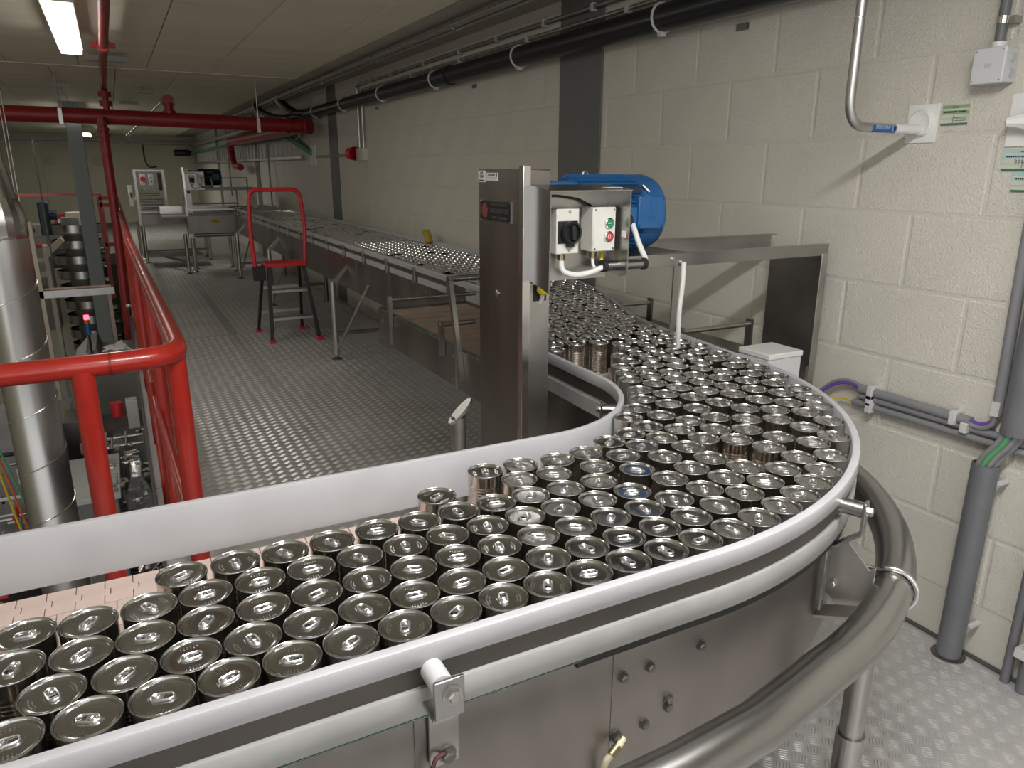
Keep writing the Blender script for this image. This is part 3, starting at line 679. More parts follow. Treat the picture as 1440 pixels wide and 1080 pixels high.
# push buttons
pb = thing('push_button_box', 'grey box with a green and a red push button inside the hood', 'switch box', (1.25, 1.82, 1.331)); bridge.append(pb)
MB().box(1.208, 1.288, 1.790, 1.853, 1.331, 1.457).build('case', 'plastic_light', pb, bev=.003)
MB().box(1.210, 1.286, 1.7875, 1.7905, 1.333, 1.455).build('lid', 'plastic_light', pb, bev=.002)
for x in (1.216, 1.280):
    for z in (1.339, 1.449): MB().cyl((x, 1.7878, z), (x, 1.7862, z), .003, n=10).build('screw', 'steel_dark', pb)
for z, m in ((1.412, 'green'), (1.374, 'red_plastic')):
    bt = MB().lathe([(.0150, 0), (.0150, .006), (.0125, .008), (.0118, .006)], 24, (1.262, 1.7875, z), (0, -1, 0)).build('button', 'steel_bright', pb)
    MB().cyl((1.262, 1.7875, z), (1.262, 1.7815, z), .0118, n=24).build('button_cap', m, bt)
    if m == 'green': MB().box(1.2555, 1.2685, 1.7808, 1.7816, z - .0012, z + .0012).build('symbol', 'paper', bt)
    else: MB().tube([(1.262 + .0042 * math.cos(t), 1.7813, z + .0056 * math.sin(t)) for t in [2 * PI * i / 18 for i in range(18)]], .0009, 5, closed=True).build('symbol', 'paper', bt)
MB().cyl((1.236, 1.828, 1.331), (1.236, 1.828, 1.313), .0125, n=8).build('cable_gland', 'brass', pb)
# cables and conduit stub
cb = thing('control_cable', 'pale cables looping below the switches into a short steel conduit', 'cable', (1.2, 1.81, 1.27)); bridge.append(cb)
MB().tube(fillet([(1.128, 1.830, 1.309), (1.130, 1.826, 1.275), (1.165, 1.815, 1.262), (1.215, 1.805, 1.268), (1.262, 1.80, 1.286)], .03), .0085, 10).build('cable', 'white_cable', cb)
MB().tube(fillet([(1.236, 1.828, 1.313), (1.236, 1.822, 1.285), (1.248, 1.812, 1.272), (1.262, 1.806, 1.281)], .012), .005, 8).build('cable', 'white_cable', cb)
MB().tube([(1.272, 1.835, 1.328), (1.271, 1.83, 1.315), (1.266, 1.825, 1.300)], .006, 8).build('cable', 'yellow', cb)
MB().cyl((1.258, 1.80, 1.286), (1.408, 1.80, 1.287), .0150, n=20).build('conduit', 'steel_satin', cb)
for x in (1.252, 1.398): MB().cyl((x, 1.80, 1.286), (x + .014, 1.80, 1.286), .0175, n=20).build('end_ring', 'rubber', cb)
MB().tube(fillet([(1.410, 1.80, 1.289), (1.418, 1.808, 1.300), (1.412, 1.835, 1.34), (1.408, 1.868, 1.40)], .02), .0088, 10).build('cable', 'white_cable', cb)
# motor
mo = thing('electric_motor', 'blue finned electric motor on top of the bridge over the conveyor', 'motor', (1.4, 2.0, 1.30)); bridge.append(mo)
MY, MZ = 2.0, 1.425
MB().lathe([(.0001, 0), (.108, 0), (.108, .23), (.100, .24)], 36, (1.24, MY, MZ), (1, 0, 0)).build('housing', 'blue_motor', mo)
fn = MB()
for k in range(36):
    a = 2 * PI * k / 36; d = Vector((0, math.cos(a), math.sin(a))); c = Vector((0, MY, MZ))
    fn.bar(c + d * .110 + V(1.255, 0, 0), c + d * .110 + V(1.465, 0, 0), .004, .024, up=d)
fn.build('cooling_fins', 'blue_motor', mo)
MB().lathe([(.100, -.012), (.121, 0), (.122, .055), (.112, .085), (.085, .098), (.0001, .100)], 36, (1.470, MY, MZ), (1, 0, 0)).build('fan_cover', 'blue_motor', mo)
MB().box(1.12, 1.245, 1.905, 2.095, 1.30, 1.527).build('gearbox', 'blue_motor', mo, bev=.02, segs=3)
tb = MB().box(1.430, 1.532, 1.868, 1.91, 1.383, 1.482).build('terminal_box', 'blue_motor', mo, bev=.004)
text_y('emblem', 'E', .036, 1.482, 1.456, 1.867, 'blue_motor', tb, 1.3); text_y('emblem', 'W', .036, 1.482, 1.415, 1.867, 'blue_motor', tb, 1.1)
for x in (1.438, 1.524):
    for z in (1.39, 1.475): MB().cyl((x, 1.868, z), (x, 1.864, z), .005, n=6).build('screw', 'blue_motor', tb)
MB().cyl((1.404, 1.885, 1.42), (1.404, 1.872, 1.395), .013, n=12).build('cable_gland', 'rubber', mo)
MB().box(1.39, 1.435, 1.876, 1.91, 1.385, 1.45).build('cable_entry', 'blue_motor', mo, bev=.004)
MB().tube([(1.315 + .009 * math.cos(t), MY, 1.543 + .012 * math.sin(t)) for t in [2 * PI * i / 16 for i in range(16)]], .0035, 8, closed=True).build('lifting_eye', 'steel', mo)
MB().box(1.36, 1.455, 1.890, 1.912, 1.488, 1.512).build('type_plate', 'blue_dark', mo, bev=.002)
MB().cyl((1.468, 1.905, 1.515), (1.488, 1.895, 1.495), .006, n=8).build('screw', 'steel_bright', mo)
# bridge frame over the belt
br = thing('bridge_frame', 'stainless frame carrying the motor over the belt to the cream wall', 'frame', (1.7, 1.98, .75))
MB().prism([(1.108, 1.856, 1.262), (1.108, 1.859, 1.262), (1.108, 1.859, 1.300), (1.108, 1.885, 1.300), (1.108, 1.885, 1.303), (1.108, 1.856, 1.303)], (1.185, 0, 0)).build('front_rail', 'steel_satin', br, bev=.001)
MB().prism([(1.108, 2.123, 1.262), (1.108, 2.126, 1.262), (1.108, 2.126, 1.322), (1.108, 2.095, 1.322), (1.108, 2.095, 1.319), (1.108, 2.123, 1.319)], (1.175, 0, 0)).build('rear_rail', 'steel', br, bev=.001)
MB().box(1.12, 1.66, 1.89, 2.10, 1.292, 1.300).build('motor_plate', 'steel_dark', br)
MB().box(2.290, 2.294, 1.86, 2.125, .84, 1.262).build('end_plate', 'steel_dark', br)
MB().box(2.262, 2.294, 1.855, 1.859, .60, 1.27).build('front_post', 'steel', br, bev=.001)
MB().box(1.792, 1.815, 2.112, 2.120, .85, 1.26).build('rear_post', 'steel', br)
MB().prism([(1.83, 1.735, .842), (2.10, 1.735, .842), (2.26, 1.865, .842), (2.30, 1.865, .842), (2.30, 3.25, .842), (2.245, 3.25, .842), (2.0, 2.66, .842), (1.90, 2.42, .842), (1.845, 2.15, .842)], (0, 0, .004)).build('side_tray', 'steel_dark', br)
for x in (1.565, 1.60): MB().hexbolt((x, 1.8555, 1.285 - (x > 1.58) * .012), (0, -1, 0), .006, .006).build('bolt', 'steel', br, smooth=30)
for (y, xa, xb, z) in ((2.10, 1.845, 2.185, .972), (2.75, 2.03, 2.20, .955)):
    rd = MB().cyl((xa, y, z), (xb, y, z), .010, n=14).build('rail_rod', 'steel', br)
    MB().box(xb - .005, xb + .006, y - .016, y + .016, .846, z + .02).build('rod_bracket', 'steel_dark', rd)
hs = MB().tube(fillet([(1.604, 1.846, 1.275), (1.602, 1.842, 1.20), (1.594, 1.842, 1.12), (1.604, 1.850, 1.05), (1.622, 1.868, .985)], .05), .0085, 10).build('hanging_hose', 'white_cable')
tag(hs, 'pale plastic hose hanging from the bridge frame down to the cans', 'hose')
wbx = thing('junction_case', 'low grey plastic case with a white lid between the bend and the bridge', 'box', (2.01, 1.82, .846))
MB().box(1.930, 2.090, 1.750, 1.890, .846, .930).build('case', 'box_grey', wbx, bev=.004); MB().box(1.927, 2.093, 1.747, 1.893, .930, .950).build('lid', 'plastic_white', wbx, bev=.003)
ys = MB().box(1.206, 1.238, 2.165, 2.200, .975, 1.045).build('sensor_box', 'yellow_dirty', None, bev=.003); tag(ys, 'dirty yellow sensor box between the drive column and the cans', 'sensor')

# ================================================================ SHORT BROWN CONVEYOR
sc = thing('tail_conveyor', 'short straight conveyor with a worn brown belt between drive column and long conveyor', 'conveyor', (1.4, 2.9, 0))
MB().box(1.185, 1.640, 2.16, 3.66, .835, .852).build('belt', 'belt_brown', sc, bev=.002)
for k in range(13):
    MB().box(1.187, 1.638, 2.25 + k * .11, 2.252 + k * .11, .8519, .8526).build('belt_seam', 'steel_dark', sc, smooth=0)
for y0, y1 in ((2.16, 2.66), (2.665, 3.50), (3.505, 3.70)):
    MB().box(1.160, 1.166, y0, y1, .690 if y0 < 3.5 else .675, .858).build('side_panel', 'steel_panel', sc, bev=.001)
MB().box(1.166, 1.182, 2.16, 3.66, .84, .862).build('belt_guide', 'glass_edge', sc)
MB().box(1.166, 1.645, 3.66, 3.70, .68, .866).build('end_plate', 'steel_dark', sc)
for y, za, zb in ((3.50, .70, .835), (2.665, .69, .85), (2.30, .70, .85)):
    MB().box(1.153, 1.160, y - .010, y + .010, za, zb).build('cover_strip', 'steel', sc)
    for z in (za + .03, zb - .03): bolt((1.157, y + .03, z), (-1, 0, 0), .007, .006, sc)
for y, z in ((3.62, .80), (3.62, .72), (2.20, .82), (2.38, .80)): bolt((1.159, y, z), (-1, 0, 0), .007, .006, sc)
for y, z, x1 in ((3.47, .935, 1.62), (2.80, .935, 1.30)):
    rd = MB().cyl((1.135, y, z), (x1, y, z), .011, n=14).build('rail_rod', 'steel_satin', sc); MB().box(1.138, 1.158, y - .012, y + .012, .80, z + .018).build('rod_bracket', 'steel', rd)
po = MB().bar((1.150, 2.60, .74), (1.150, 2.71, 1.15), .018, .022).build('tall_post', 'steel', sc); MB().cyl((1.140, 2.705, 1.138), (1.64, 2.705, 1.142), .012, n=14).build('rail_rod', 'steel_satin', sc)
MB().cyl((1.122, 2.58, .02), (1.122, 2.58, .60), .030, n=18).build('leg', 'steel', sc)
_e = []
for i in range(24):
    t = 2 * PI * i / 24; _e.append(V(1.128, 2.58, .625) + V(.72, 0, .69) * (.068 * math.cos(t)) + V(0, 1, 0) * (.030 * math.sin(t)))
MB().prism(_e, V(.69, 0, -.72) * .012).build('leg_bracket', 'galv', sc)
MB().lathe([(0, 0), (.045, 0), (.045, .01), (.018, .02), (.018, .04)], 16, (1.122, 2.58, 0)).build('foot', 'steel_dark', sc)
MB().cyl((1.58, 3.2, .02), (1.58, 3.2, .70), .025, n=14).build('leg', 'steel_dark', sc)

# ================================================================ LONG CONVEYOR along the wall
lc = thing('long_conveyor', 'long straight stainless can conveyor running along the block wall', 'conveyor', (1.95, 7.5, 0))
Y0, Y1 = 3.62, 12.0
MB().box(1.635, 1.657, Y0, Y1, .936, .972).build('guide_rail', 'hdpe', lc, bev=.004)
MB().box(1.648, 1.654, Y0, Y1, .866, .936).build('guide_backing', 'steel_dark', lc)
MB().box(2.240, 2.258, Y0, Y1 + 1.0, .866, 1.0).build('guide_rail', 'machine_light', lc, bev=.003, label='grey wall-side guide rail')
MB().box(1.665, 2.24, Y0, Y1 + .9, .842, .8598).build('chain_bed', 'chain_pink', lc)
yb = [3.85 + .55 * k for k in range(15)]
for a, b in zip(yb[:-1], yb[1:]):
    MB().box(1.636, 1.650, a + .035, b - .035, .868, .905).build('wear_strip', 'hdpe', lc, bev=.002)
for y in yb:
    k_ = MB().box(1.618, 1.624, y - .014, y + .014, .86, .962).build('rail_bracket', 'steel', lc); MB().cyl((1.621, y, .945), (1.637, y, .945), .012, n=10).build('spacer', 'steel', k_)
yy = [3.62, 4.25, 4.95, 5.75, 6.6, 7.5, 8.5, 9.6, 10.8, 12.0]
for a, b in zip(yy[:-1], yy[1:]):
    MB().box(1.644, 1.648, a + .003, b - .003, .60, .862).build('side_panel', 'steel_panel', lc, bev=.001)
MB().box(1.648, 2.24, Y0, Y1, .60, .606).build('bottom_tray', 'steel_dark', lc)
for y in (6.05, 8.9, 11.4):
    lg = MB().cyl((1.515, y, .04), (1.515, y, .66), .027, n=16).build('leg', 'steel', lc)
    MB().lathe([(0, 0), (.045, 0), (.045, .008), (.014, .02), (.014, .05)], 14, (1.515, y, 0)).build('foot', 'steel_dark', lg)
    MB().prism([(1.488, y - .02, .64), (1.542, y - .02, .64), (1.642, y - .02, .76), (1.642, y - .02, .80)], (0, .04, 0)).build('leg_bracket', 'steel_satin', lg)
    MB().cyl((1.53, y - .02, .10), (1.632, y - .62, .70), .012, n=10).build('brace', 'steel', lg)
    MB().cyl((2.15, y, 0.0), (2.15, y, .60), .025, n=12).build('leg', 'steel_dark', lc)
    MB().bar((1.515, y, .22), (2.15, y, .22), .03, .03).build('cross_bar', 'steel_dark', lc)
# corner where the long conveyor turns across the walkway
fc = thing('corner_conveyor', 'stainless conveyor crossing the walkway at the far corner of the line', 'conveyor', (1.3, 12.6, 0))
MB().box(.95, 1.63, 12.28, 12.286, .60, .86).build('side_panel', 'steel_panel', fc); MB().prism([(1.63, 12.28, .60), (1.66, 12.0, .60), (1.666, 12.0, .60), (1.636, 12.286, .60)], (0, 0, .26)).build('side_panel', 'steel_panel', fc)
MB().box(.98, 1.66, 12.262, 12.286, .935, .972).build('guide_rail', 'steel_bright', fc, bev=.003); MB().box(.98, 1.66, 12.27, 12.286, .862, .905).build('wear_strip', 'hdpe_old', fc)
MB().box(.62, 2.24, 12.30, 12.88, .842, .8595).build('chain_bed', 'chain_pink', fc); MB().box(.62, 2.24, 12.90, 12.915, .866, .985).build('guide_rail', 'steel_bright', fc)
MB().cyl((1.02, 12.32, .575), (1.62, 12.32, .575), .035, n=14).build('cross_tube', 'steel_satin', fc)
sg = MB().box(1.29, 1.40, 12.276, 12.28, .755, .80).build('warning_label', 'label_yellow', fc)
for x in (1.315, 1.345, 1.375): MB().prism([(x - .012, 12.2755, .765), (x + .012, 12.2755, .765), (x, 12.2755, .790)], (0, .0006, 0)).build('symbol', 'ink', sg)
for (x, y) in ((.895, 12.28), (1.60, 12.85), (1.05, 12.85), (1.60, 12.32)):
    lg = MB().cyl((x, y, .03), (x, y, .60), .026, n=14).build('leg', 'steel', fc); MB().lathe([(0, 0), (.05, 0), (.05, .008), (.014, .02), (.014, .05)], 14, (x, y, 0)).build('foot', 'steel_dark', lg)
MB().bar((.895, 12.30, .18), (.40, 14.0, .18), .03, .03).build('stay_bar', 'steel_dark', fc)
f2 = thing('cross_conveyor', 'second stainless conveyor crossing the walkway beyond the corner conveyor', 'conveyor', (.7, 14.2, 0))
MB().box(.36, 1.6, 14.0, 14.02, .64, .80).build('side_panel', 'steel_panel', f2); MB().box(.36, 1.6, 14.6, 14.62, .60, .84).build('side_panel', 'steel', f2); MB().box(.36, 1.6, 14.02, 14.6, .80, .815).build('chain_bed', 'steel_dark', f2)
MB().box(.36, 1.6, 13.99, 14.02, .90, .94).build('guide_rail', 'steel_satin', f2)
for (x, y) in ((.386, 14.0), (.34, 15.3), (.386, 14.62), (1.4, 14.62), (1.4, 14.05)):
    lg = MB().cyl((x, y, .03), (x, y, .62), .026, n=12).build('leg', 'steel', f2); MB().lathe([(0, 0), (.05, 0), (.05, .008), (.014, .02), (.014, .05)], 12, (x, y, 0)).build('foot', 'steel_satin', lg)
MB().bar((.386, 14.0, .20), (1.4, 14.05, .20), .03, .03).build('cross_bar', 'steel_dark', f2); MB().box(.40, 1.2, 13.2, 13.9, .17, .19).build('drip_tray', 'steel_dark', f2); MB().bar((.34, 15.3, .60), (.386, 14.62, .60), .03, .04).build('side_beam', 'steel', f2)
# the same motor bridge again at the two far corners
far_labels = {'drive_column': 'stainless drive column at the far corner conveyor under the blue motor', 'plug': None, 'control_hood': 'open stainless switch hood beside the dark blue motor at the far corner',
              'isolator_switch': 'grey isolator box with black knob in the hood at the far corner', 'push_button_box': 'small grey push button box in the hood at the far corner',
              'control_cable': 'pale cables below the switches in the hood at the far corner', 'electric_motor': 'dark blue electric motor above the far corner conveyor'}
for t in bridge:
    if far_labels[t.name] is None: continue
    c = copy_tree(t); c.location = Vector(t.location) + V(-.06, 10.44, 0); c['label'] = far_labels[t.name]
    if t.name == 'electric_motor':
        for ch in c.children:
            if ch.material_slots: ch.data = ch.data.copy(); ch.data.materials[0] = MATS['blue_dark']
fb = thing('bridge_frame', 'stainless frame carrying the dark motor over the far corner conveyor', 'frame', (1.5, 12.4, .8))
MB().box(1.05, 1.99, 12.30, 12.33, 1.235, 1.275).build('front_rail', 'steel_dark', fb); MB().box(1.05, 1.99, 12.56, 12.59, 1.235, 1.275).build('rear_rail', 'steel_dark', fb); MB().box(1.06, 1.6, 12.33, 12.56, 1.268, 1.276).build('motor_plate', 'steel_dark', fb)
MB().box(1.95, 1.99, 12.30, 12.60, .9, 1.27).build('end_plate', 'steel', fb); MB().box(1.72, 1.745, 12.56, 12.58, .9, 1.24).build('rear_post', 'steel_dark', fb); MB().box(1.55, 1.95, 12.80, 12.82, 1.40, 1.42).build('guard_bar', 'steel_dark', fb); MB().box(1.93, 1.95, 12.80, 12.82, .97, 1.40).build('guard_post', 'steel_dark', fb)
MB().box(1.05, 1.75, 12.5, 12.9, 1.02, 1.03).build('cover_sheet', 'steel_dark', fb)

# far control frame on the second crossing
g2 = thing('switch_station', 'open stainless control frame with red and grey switches at the second crossing', 'control panel', (.6, 14.0, .8))
for x in (.36, .79):
    MB().box(x - .02, x + .02, 13.96, 14.0, .62 if x < .5 else .83, 1.53).build('upright', 'steel_satin', g2)
MB().box(.36, .80, 13.965, 13.995, 1.50, 1.53).build('top_rail', 'steel_satin', g2); MB().box(.38, .80, 13.965, 13.995, .83, .86).build('bottom_rail', 'steel_satin', g2)
MB().box(.39, .69, 13.99, 13.997, 1.22, 1.50).build('back_plate', 'steel_panel', g2)
b = MB().box(.43, .52, 13.94, 13.99, 1.28, 1.46).build('switch_case', 'plastic_light', g2, bev=.004); MB().cyl((.475, 13.94, 1.38), (.475, 13.92, 1.38), .04, n=16).build('knob', 'red_plastic', b)
b = MB().box(.56, .64, 13.94, 13.99, 1.28, 1.46).build('switch_case', 'plastic_light', g2, bev=.004); MB().cyl((.60, 13.94, 1.40), (.60, 13.935, 1.40), .015, n=12).build('button', 'green', b); MB().cyl((.60, 13.94, 1.34), (.60, 13.935, 1.34), .015, n=12).build('button', 'red_plastic', b)
MB().box(.70, .755, 13.95, 13.99, 1.20, 1.48).build('terminal_strip', 'black', g2)
for z, x1 in ((1.13, .70), (1.04, .75), (.98, .75), (.91, .78)): MB().cyl((.40, 13.98, z), (x1, 13.98, z), .022, n=10).build('cross_tube', 'steel_satin', g2)
for x in (.47, .60): MB().tube([(x, 13.96, 1.28), (x + .02, 13.95, 1.22), (x + .05, 13.96, 1.18)], .008, 6).build('cable', 'white_cable', g2)
c = MB().box(.235, .30, 13.9, 13.96, .95, 1.28).build('wall_case', 'plastic_light', None, bev=.004); tag(c, 'narrow grey switch case hung on the side of the second crossing', 'box')
k = MB().box(.262, .285, 13.895, 13.901, 1.09, 1.17).build('window', 'black', c)
MB().box(.29, .36, 13.94, 13.96, 1.05, 1.10).build('arm', 'steel', c)

# ================================================================ STEP LADDER
ld = thing('step_ladder', 'black and red step ladder with a tall red hoop handrail on the walkway', 'ladder', (1.34, 7.15, 0))
for a, b in (((1.14, 6.90), (1.185, 7.02)), ((1.57, 6.88), (1.50, 7.02))):
    l = MB().bar((a[0], a[1], .02), (b[0], b[1], .69), .03, .055, up=(0, 1, 0)).build('front_leg', 'black', ld, bev=.003); MB().box(a[0] - .025, a[0] + .025, a[1] - .035, a[1] + .03, 0, .035).build('foot', 'red_plastic', l, bev=.004)
for a, b in (((1.11, 7.47), (1.16, 7.18)), ((1.53, 7.45), (1.49, 7.18))):
    l = MB().bar((a[0], a[1], .02), (b[0], b[1], .69), .026, .05, up=(0, 1, 0)).build('rear_leg', 'black', ld, bev=.003); MB().box(a[0] - .025, a[0] + .025, a[1] - .03, a[1] + .035, 0, .035).build('foot', 'red_plastic', l, bev=.004)
for z, xa, xb, y in ((.215, 1.155, 1.55, 6.93), (.465, 1.17, 1.525, 6.975)):
    MB().box(xa, xb, y, y + .10, z - .015, z + .012).build('step', 'galv', ld, bev=.003)
for z, y in ((.215, 7.37), (.465, 7.27)): MB().bar((1.13, y, z), (1.51, y, z), .012, .03).build('rear_brace', 'galv', ld)
MB().box(1.155, 1.525, 6.97, 7.22, .69, .725).build('platform', 'red_plastic', ld, bev=.006)
MB().tube(fillet([(1.068, 7.02, .60), (1.055, 7.05, 1.05), (1.075, 7.05, 1.375), (1.515, 7.05, 1.375), (1.545, 7.05, 1.05), (1.515, 7.03, .70)], .07), .019, 12).build('handrail', 'red_plastic', ld)
MB().box(1.045, 1.15, 7.0, 7.06, .57, .70).build('rail_socket', 'black', ld, bev=.004)
for sx in (1.15, 1.545): MB().tube([(sx, 6.93, .07), (sx + (.04 if sx < 1.3 else -.04), 7.0, .13), (sx + (.07 if sx < 1.3 else -.07), 7.05, .205)], .006, 6).build('wire_stay', 'steel_bright', ld)

# ================================================================ RED RAILING
S_('floor_side', rbox(-2.6, 0.0, REAR, 2.06, -.012, 0), 'tread', label='tread plate landing under the end of the curved conveyor', smooth=0)
rl = thing('guard_railing', 'glossy red tube guard railing along the open edge of the walkway', 'railing', (.08, 2.05, 0))
RR_ = .0275
top = fillet([(-2.4, 1.965, 1.10), (-.10, 1.985, 1.10), (.098, 2.01, 1.10), (.098, 2.24, 1.10), (.056, 5.25, 1.10)], .12, 8)
MB().tube(top, RR_, 20).build('top_rail', 'red_paint', rl)
MB().cyl((.056, 5.24, 1.10), (.053, 5.28, 1.10), .0285, n=18).build('joint_sleeve', 'red_paint', rl)
MB().tube([(.054, 5.27, 1.10), (.054, 13.8, 1.10)], .0265, 12).build('top_rail', 'red_pipe', rl)
MB().cyl((-.0585, 1.9872, 1.10), (-.0545, 1.9872, 1.10), .0282, n=20).build('joint_ring', 'red_pipe', rl)
MB().tube(fillet([(.088, 2.09, .55), (.056, 3.4, .55), (.05, 13.8, .55)], .06), .019, 14).build('mid_rail', 'red_paint', rl)
for (x, y) in ((-.119, 1.983), (.092, 2.085), (-1.3, 1.973)):
    p = MB().cyl((x, y, 0), (x, y, 1.09), .026, n=20).build('post', 'red_paint', rl); MB().cyl((x, y, .001), (x, y, .09), .031, n=20).build('sleeve', 'red_paint', p)
for y in (3.35, 4.55, 5.75, 6.95, 8.15, 9.35, 10.6, 11.9, 13.7):
    MB().cyl((.056 if y > 3.4 else .08, y, 0), (.056 if y > 3.4 else .08, y, 1.09), .0255, n=14).build('post', 'red_paint', rl)
MB().cyl((.045, 3.62, .0), (.045, 3.62, .62), .015, n=12).build('stay', 'red_paint', rl)
r2 = thing('gallery_railing', 'thin red railing of the gallery on the far side of the hall', 'railing', (-.8, 16, 0))
MB().bar((-1.75, 16, 1.08), (-.19, 16, 1.08), .05, .05).build('top_rail', 'red_paint', r2)
for x in (-1.5, -.20): MB().bar((x, 16, 0.0), (x, 16, 1.08), .05, .05).build('post', 'red_paint', r2)
MB().bar((-1.75, 16, .04), (-.19, 16, .04), .04, .12).build('toe_board', 'steel_dark', r2)
S_('floor_gallery', rbox(LEFT, 0, 15.9, BACK, -.2, 0), 'slab_edge', label='gallery floor on the far side of the hall', smooth=0)
r3 = thing('gate_frame', 'dark red tube gate frame beside the far end of the walkway', 'gate', (-.05, 11.0, 0))
for x in (-.16, .03): MB().bar((x, 11.0, -.1), (x, 11.0, 1.20), .05, .05).build('upright', 'red_pipe', r3)
for z in (1.19, .60, 1.10): MB().bar((-.16, 11.0, z), (.03, 11.0, z), .05, .05).build('cross_bar', 'red_pipe', r3)

# ================================================================ SPRINKLER PIPES
sp = thing('sprinkler_main', 'dark red sprinkler main crossing under the ceiling with branches and couplings', 'pipe', (0, 9.1, 2.05))
MB().tube(fillet([(-6.9, 9.1, 2.10), (0, 9.1, 2.067), (2.09, 9.1, 2.03), (2.10, 15.4, 2.03)], .10), .076, 20).build('main_pipe', 'red_pipe', sp)
MB().cyl((1.86, 9.1, 2.034), (1.90, 9.1, 2.034), .088, n=20).build('coupling', 'red_pipe', sp); MB().lathe([(.0001, 0), (.088, 0), (.088, .035), (.0001, .035)], 20, (2.10, 9.06, 2.03), (.7, -.7, 0)).build('coupling', 'red_pipe', sp)
MB().tube(fillet([(2.10, 15.3, 2.03), (2.10, 15.45, 1.9), (2.10, 15.2, 1.60), (2.10, 14.4, 1.58)], .25), .06, 14).build('drop_pipe', 'red_pipe', sp)
MB().tube([(.0, 9.02, 2.06), (.0, 9.0, 1.0), (-.035, 9.0, -.42)], .046, 16).build('riser', 'red_pipe', sp)
MB().tube(fillet([(-.035, 9.0, -.40), (-.035, 9.0, -.50), (.12, 9.0, -.50)], .08), .05, 14).build('elbow', 'red_pipe', sp)
for z, r in ((1.98, .062), (1.92, .056), (1.86, .062)): MB().cyl((0, 9.0, z), (0, 9.0, z + .035), r, n=16).build('coupling', 'red_pipe', sp)
MB().cyl((.005, 9.0, .10), (.005, 9.0, .13), .055, n=16).build('pipe_clip', 'steel_bright', sp)
MB().tube(fillet([(.06, 9.1, 2.06), (.06, 9.1, 2.36), (.06, 8.7, 2.37), (.10, 2.0, 2.37), (.10, -3.0, 2.37)], .06), .030, 14).build('branch_pipe', 'red_pipe', sp)
for z in (2.17, 2.26): MB().cyl((.06, 9.1, z), (.06, 9.1, z + .05), .060, n=14).build('coupling', 'red_pipe', sp)
cc = MB().cyl((.075, 6.15, 2.37), (.075, 6.23, 2.37), .045, n=14); cc.bar((.0, 6.19, 2.37), (.15, 6.19, 2.37), .05, .03); cc.build('coupling', 'red_paint', sp)
MB().cyl((.65, 9.1, 2.06), (.65, 9.1, 2.22), .045, n=14).build('branch_stub', 'red_pipe', sp)
for z in (2.12, 2.20): MB().cyl((.65, 9.1, z), (.65, 9.1, z + .03), .062, n=14).build('coupling', 'red_pipe', sp)
MB().cyl((.65, 9.05, 2.25), (.65, 9.25, 2.25), .058, n=14).build('end_fitting', 'red_pipe', sp)
MB().cyl((.60, 9.2, 2.24), (.30, 12.5, 2.0), .020, n=10).build('thin_branch', 'steel_bright', sp)
for x, z in ((-.36, 2.08), (1.55, 2.045)):
    hg = MB().cyl((x, 9.02, z - .10), (x, 9.02, CEIL), .008, n=8).build('hanger_rod', 'steel', sp); MB().bar((x, 9.02, z - .10), (x, 9.02, z + .05), .035, .02, up=(0, 1, 0)).build('hanger_clip', 'steel', hg)
for (x, y, w_) in ((.10, 7.35, .30), (.48, 10.2, .22), (.36, 12.0, .24), (-.35, 9.9, .2)):
    o = MB().box(x - w_ / 2, x + w_ / 2, y - .02, y + .02, 2.40, 2.44); o.cyl((x, y, 2.40), (x, y, CEIL), .006, n=6); q = o.build('support_channel', 'steel_dark')
    tag(q, 'short grey support channel hung under the olive ceiling', 'bracket', 'short channels under the ceiling')

# ================================================================ LAMPS
for i, (x, y, z, lx, ly, pw, gl) in enumerate(LAMPS):
    lb = ['long fluorescent ceiling lamp over the conveyor bend', 'long glowing fluorescent lamp beside the red branch pipe', 'fluorescent ceiling lamp behind the conveyor end', 'small glowing lamp hung before the far cream wall',
          'added unseen fill lamp over the near machine hall', 'added unseen fill lamp over the middle machine hall', 'added unseen fill lamp over the far machine hall', 'lamp hung over the far gallery'][i]
    t = thing('ceiling_lamp', lb, 'lamp', (x, y, z)); hx, hy = lx / 2, ly / 2
    MB().box(x - hx - .012, x + hx + .012, y - hy - .012, y + hy + .012, z + .028, z + .07).build('housing', 'lamp_body', t, bev=.006)
    MB().box(x - hx, x + hx, y - hy, y + hy, z, z + .03).build('diffuser', 'diffuser_%d' % gl, t, bev=.008)
    if z + .07 < CEIL:
        for s in (-1, 1): MB().cyl((x + s * hx * .7 * (lx > ly), y + s * hy * .7 * (ly >= lx), z + .07), (x + s * hx * .7 * (lx > ly), y + s * hy * .7 * (ly >= lx), CEIL), .006, n=6).build('hanger', 'steel', t)

# ================================================================ PIPES AND CONDUITS ON THE WALL
bp = thing('drain_pipe', 'thick black pipe clamped along the top of the block wall', 'pipe', (2.25, 5, 2.2))
MB().cyl((2.25, -3.1, 2.205), (2.25, 9.85, 2.205), .058, n=24).build('pipe', 'black_pipe', bp)
MB().cyl((2.25, 5.2, 2.205), (2.25, 5.28, 2.205), .066, n=24).build('socket', 'black_pipe', bp); MB().cyl((2.25, 9.8, 2.205), (2.25, 24.9, 2.205), .045, n=12).build('far_pipe', 'galv', bp)
for y in (1.5, 2.84, 4.17, 5.485, 6.75, 8.03, 9.24):
    cl = MB().tube([(2.25 + .061 * math.cos(t), y, 2.205 + .061 * math.sin(t)) for t in [2 * PI * i / 24 for i in range(24)]], .006, 6, closed=True)
    cl.bar((2.25, y - .012, 2.14), (2.25, y + .012, 2.14), .03, .02); c_ = cl.build('clamp', 'clip_white', bp); MB().bar((2.30, y, 2.205), (2.345, y, 2.205), .02, .02).build('wall_stud', 'steel', c_)
for y in (2.44, 5.0, 7.2): MB().box(2.335, 2.349, y - .03, y + .03, 2.105, 2.13).build('anchor_plate', 'steel_dark', bp)
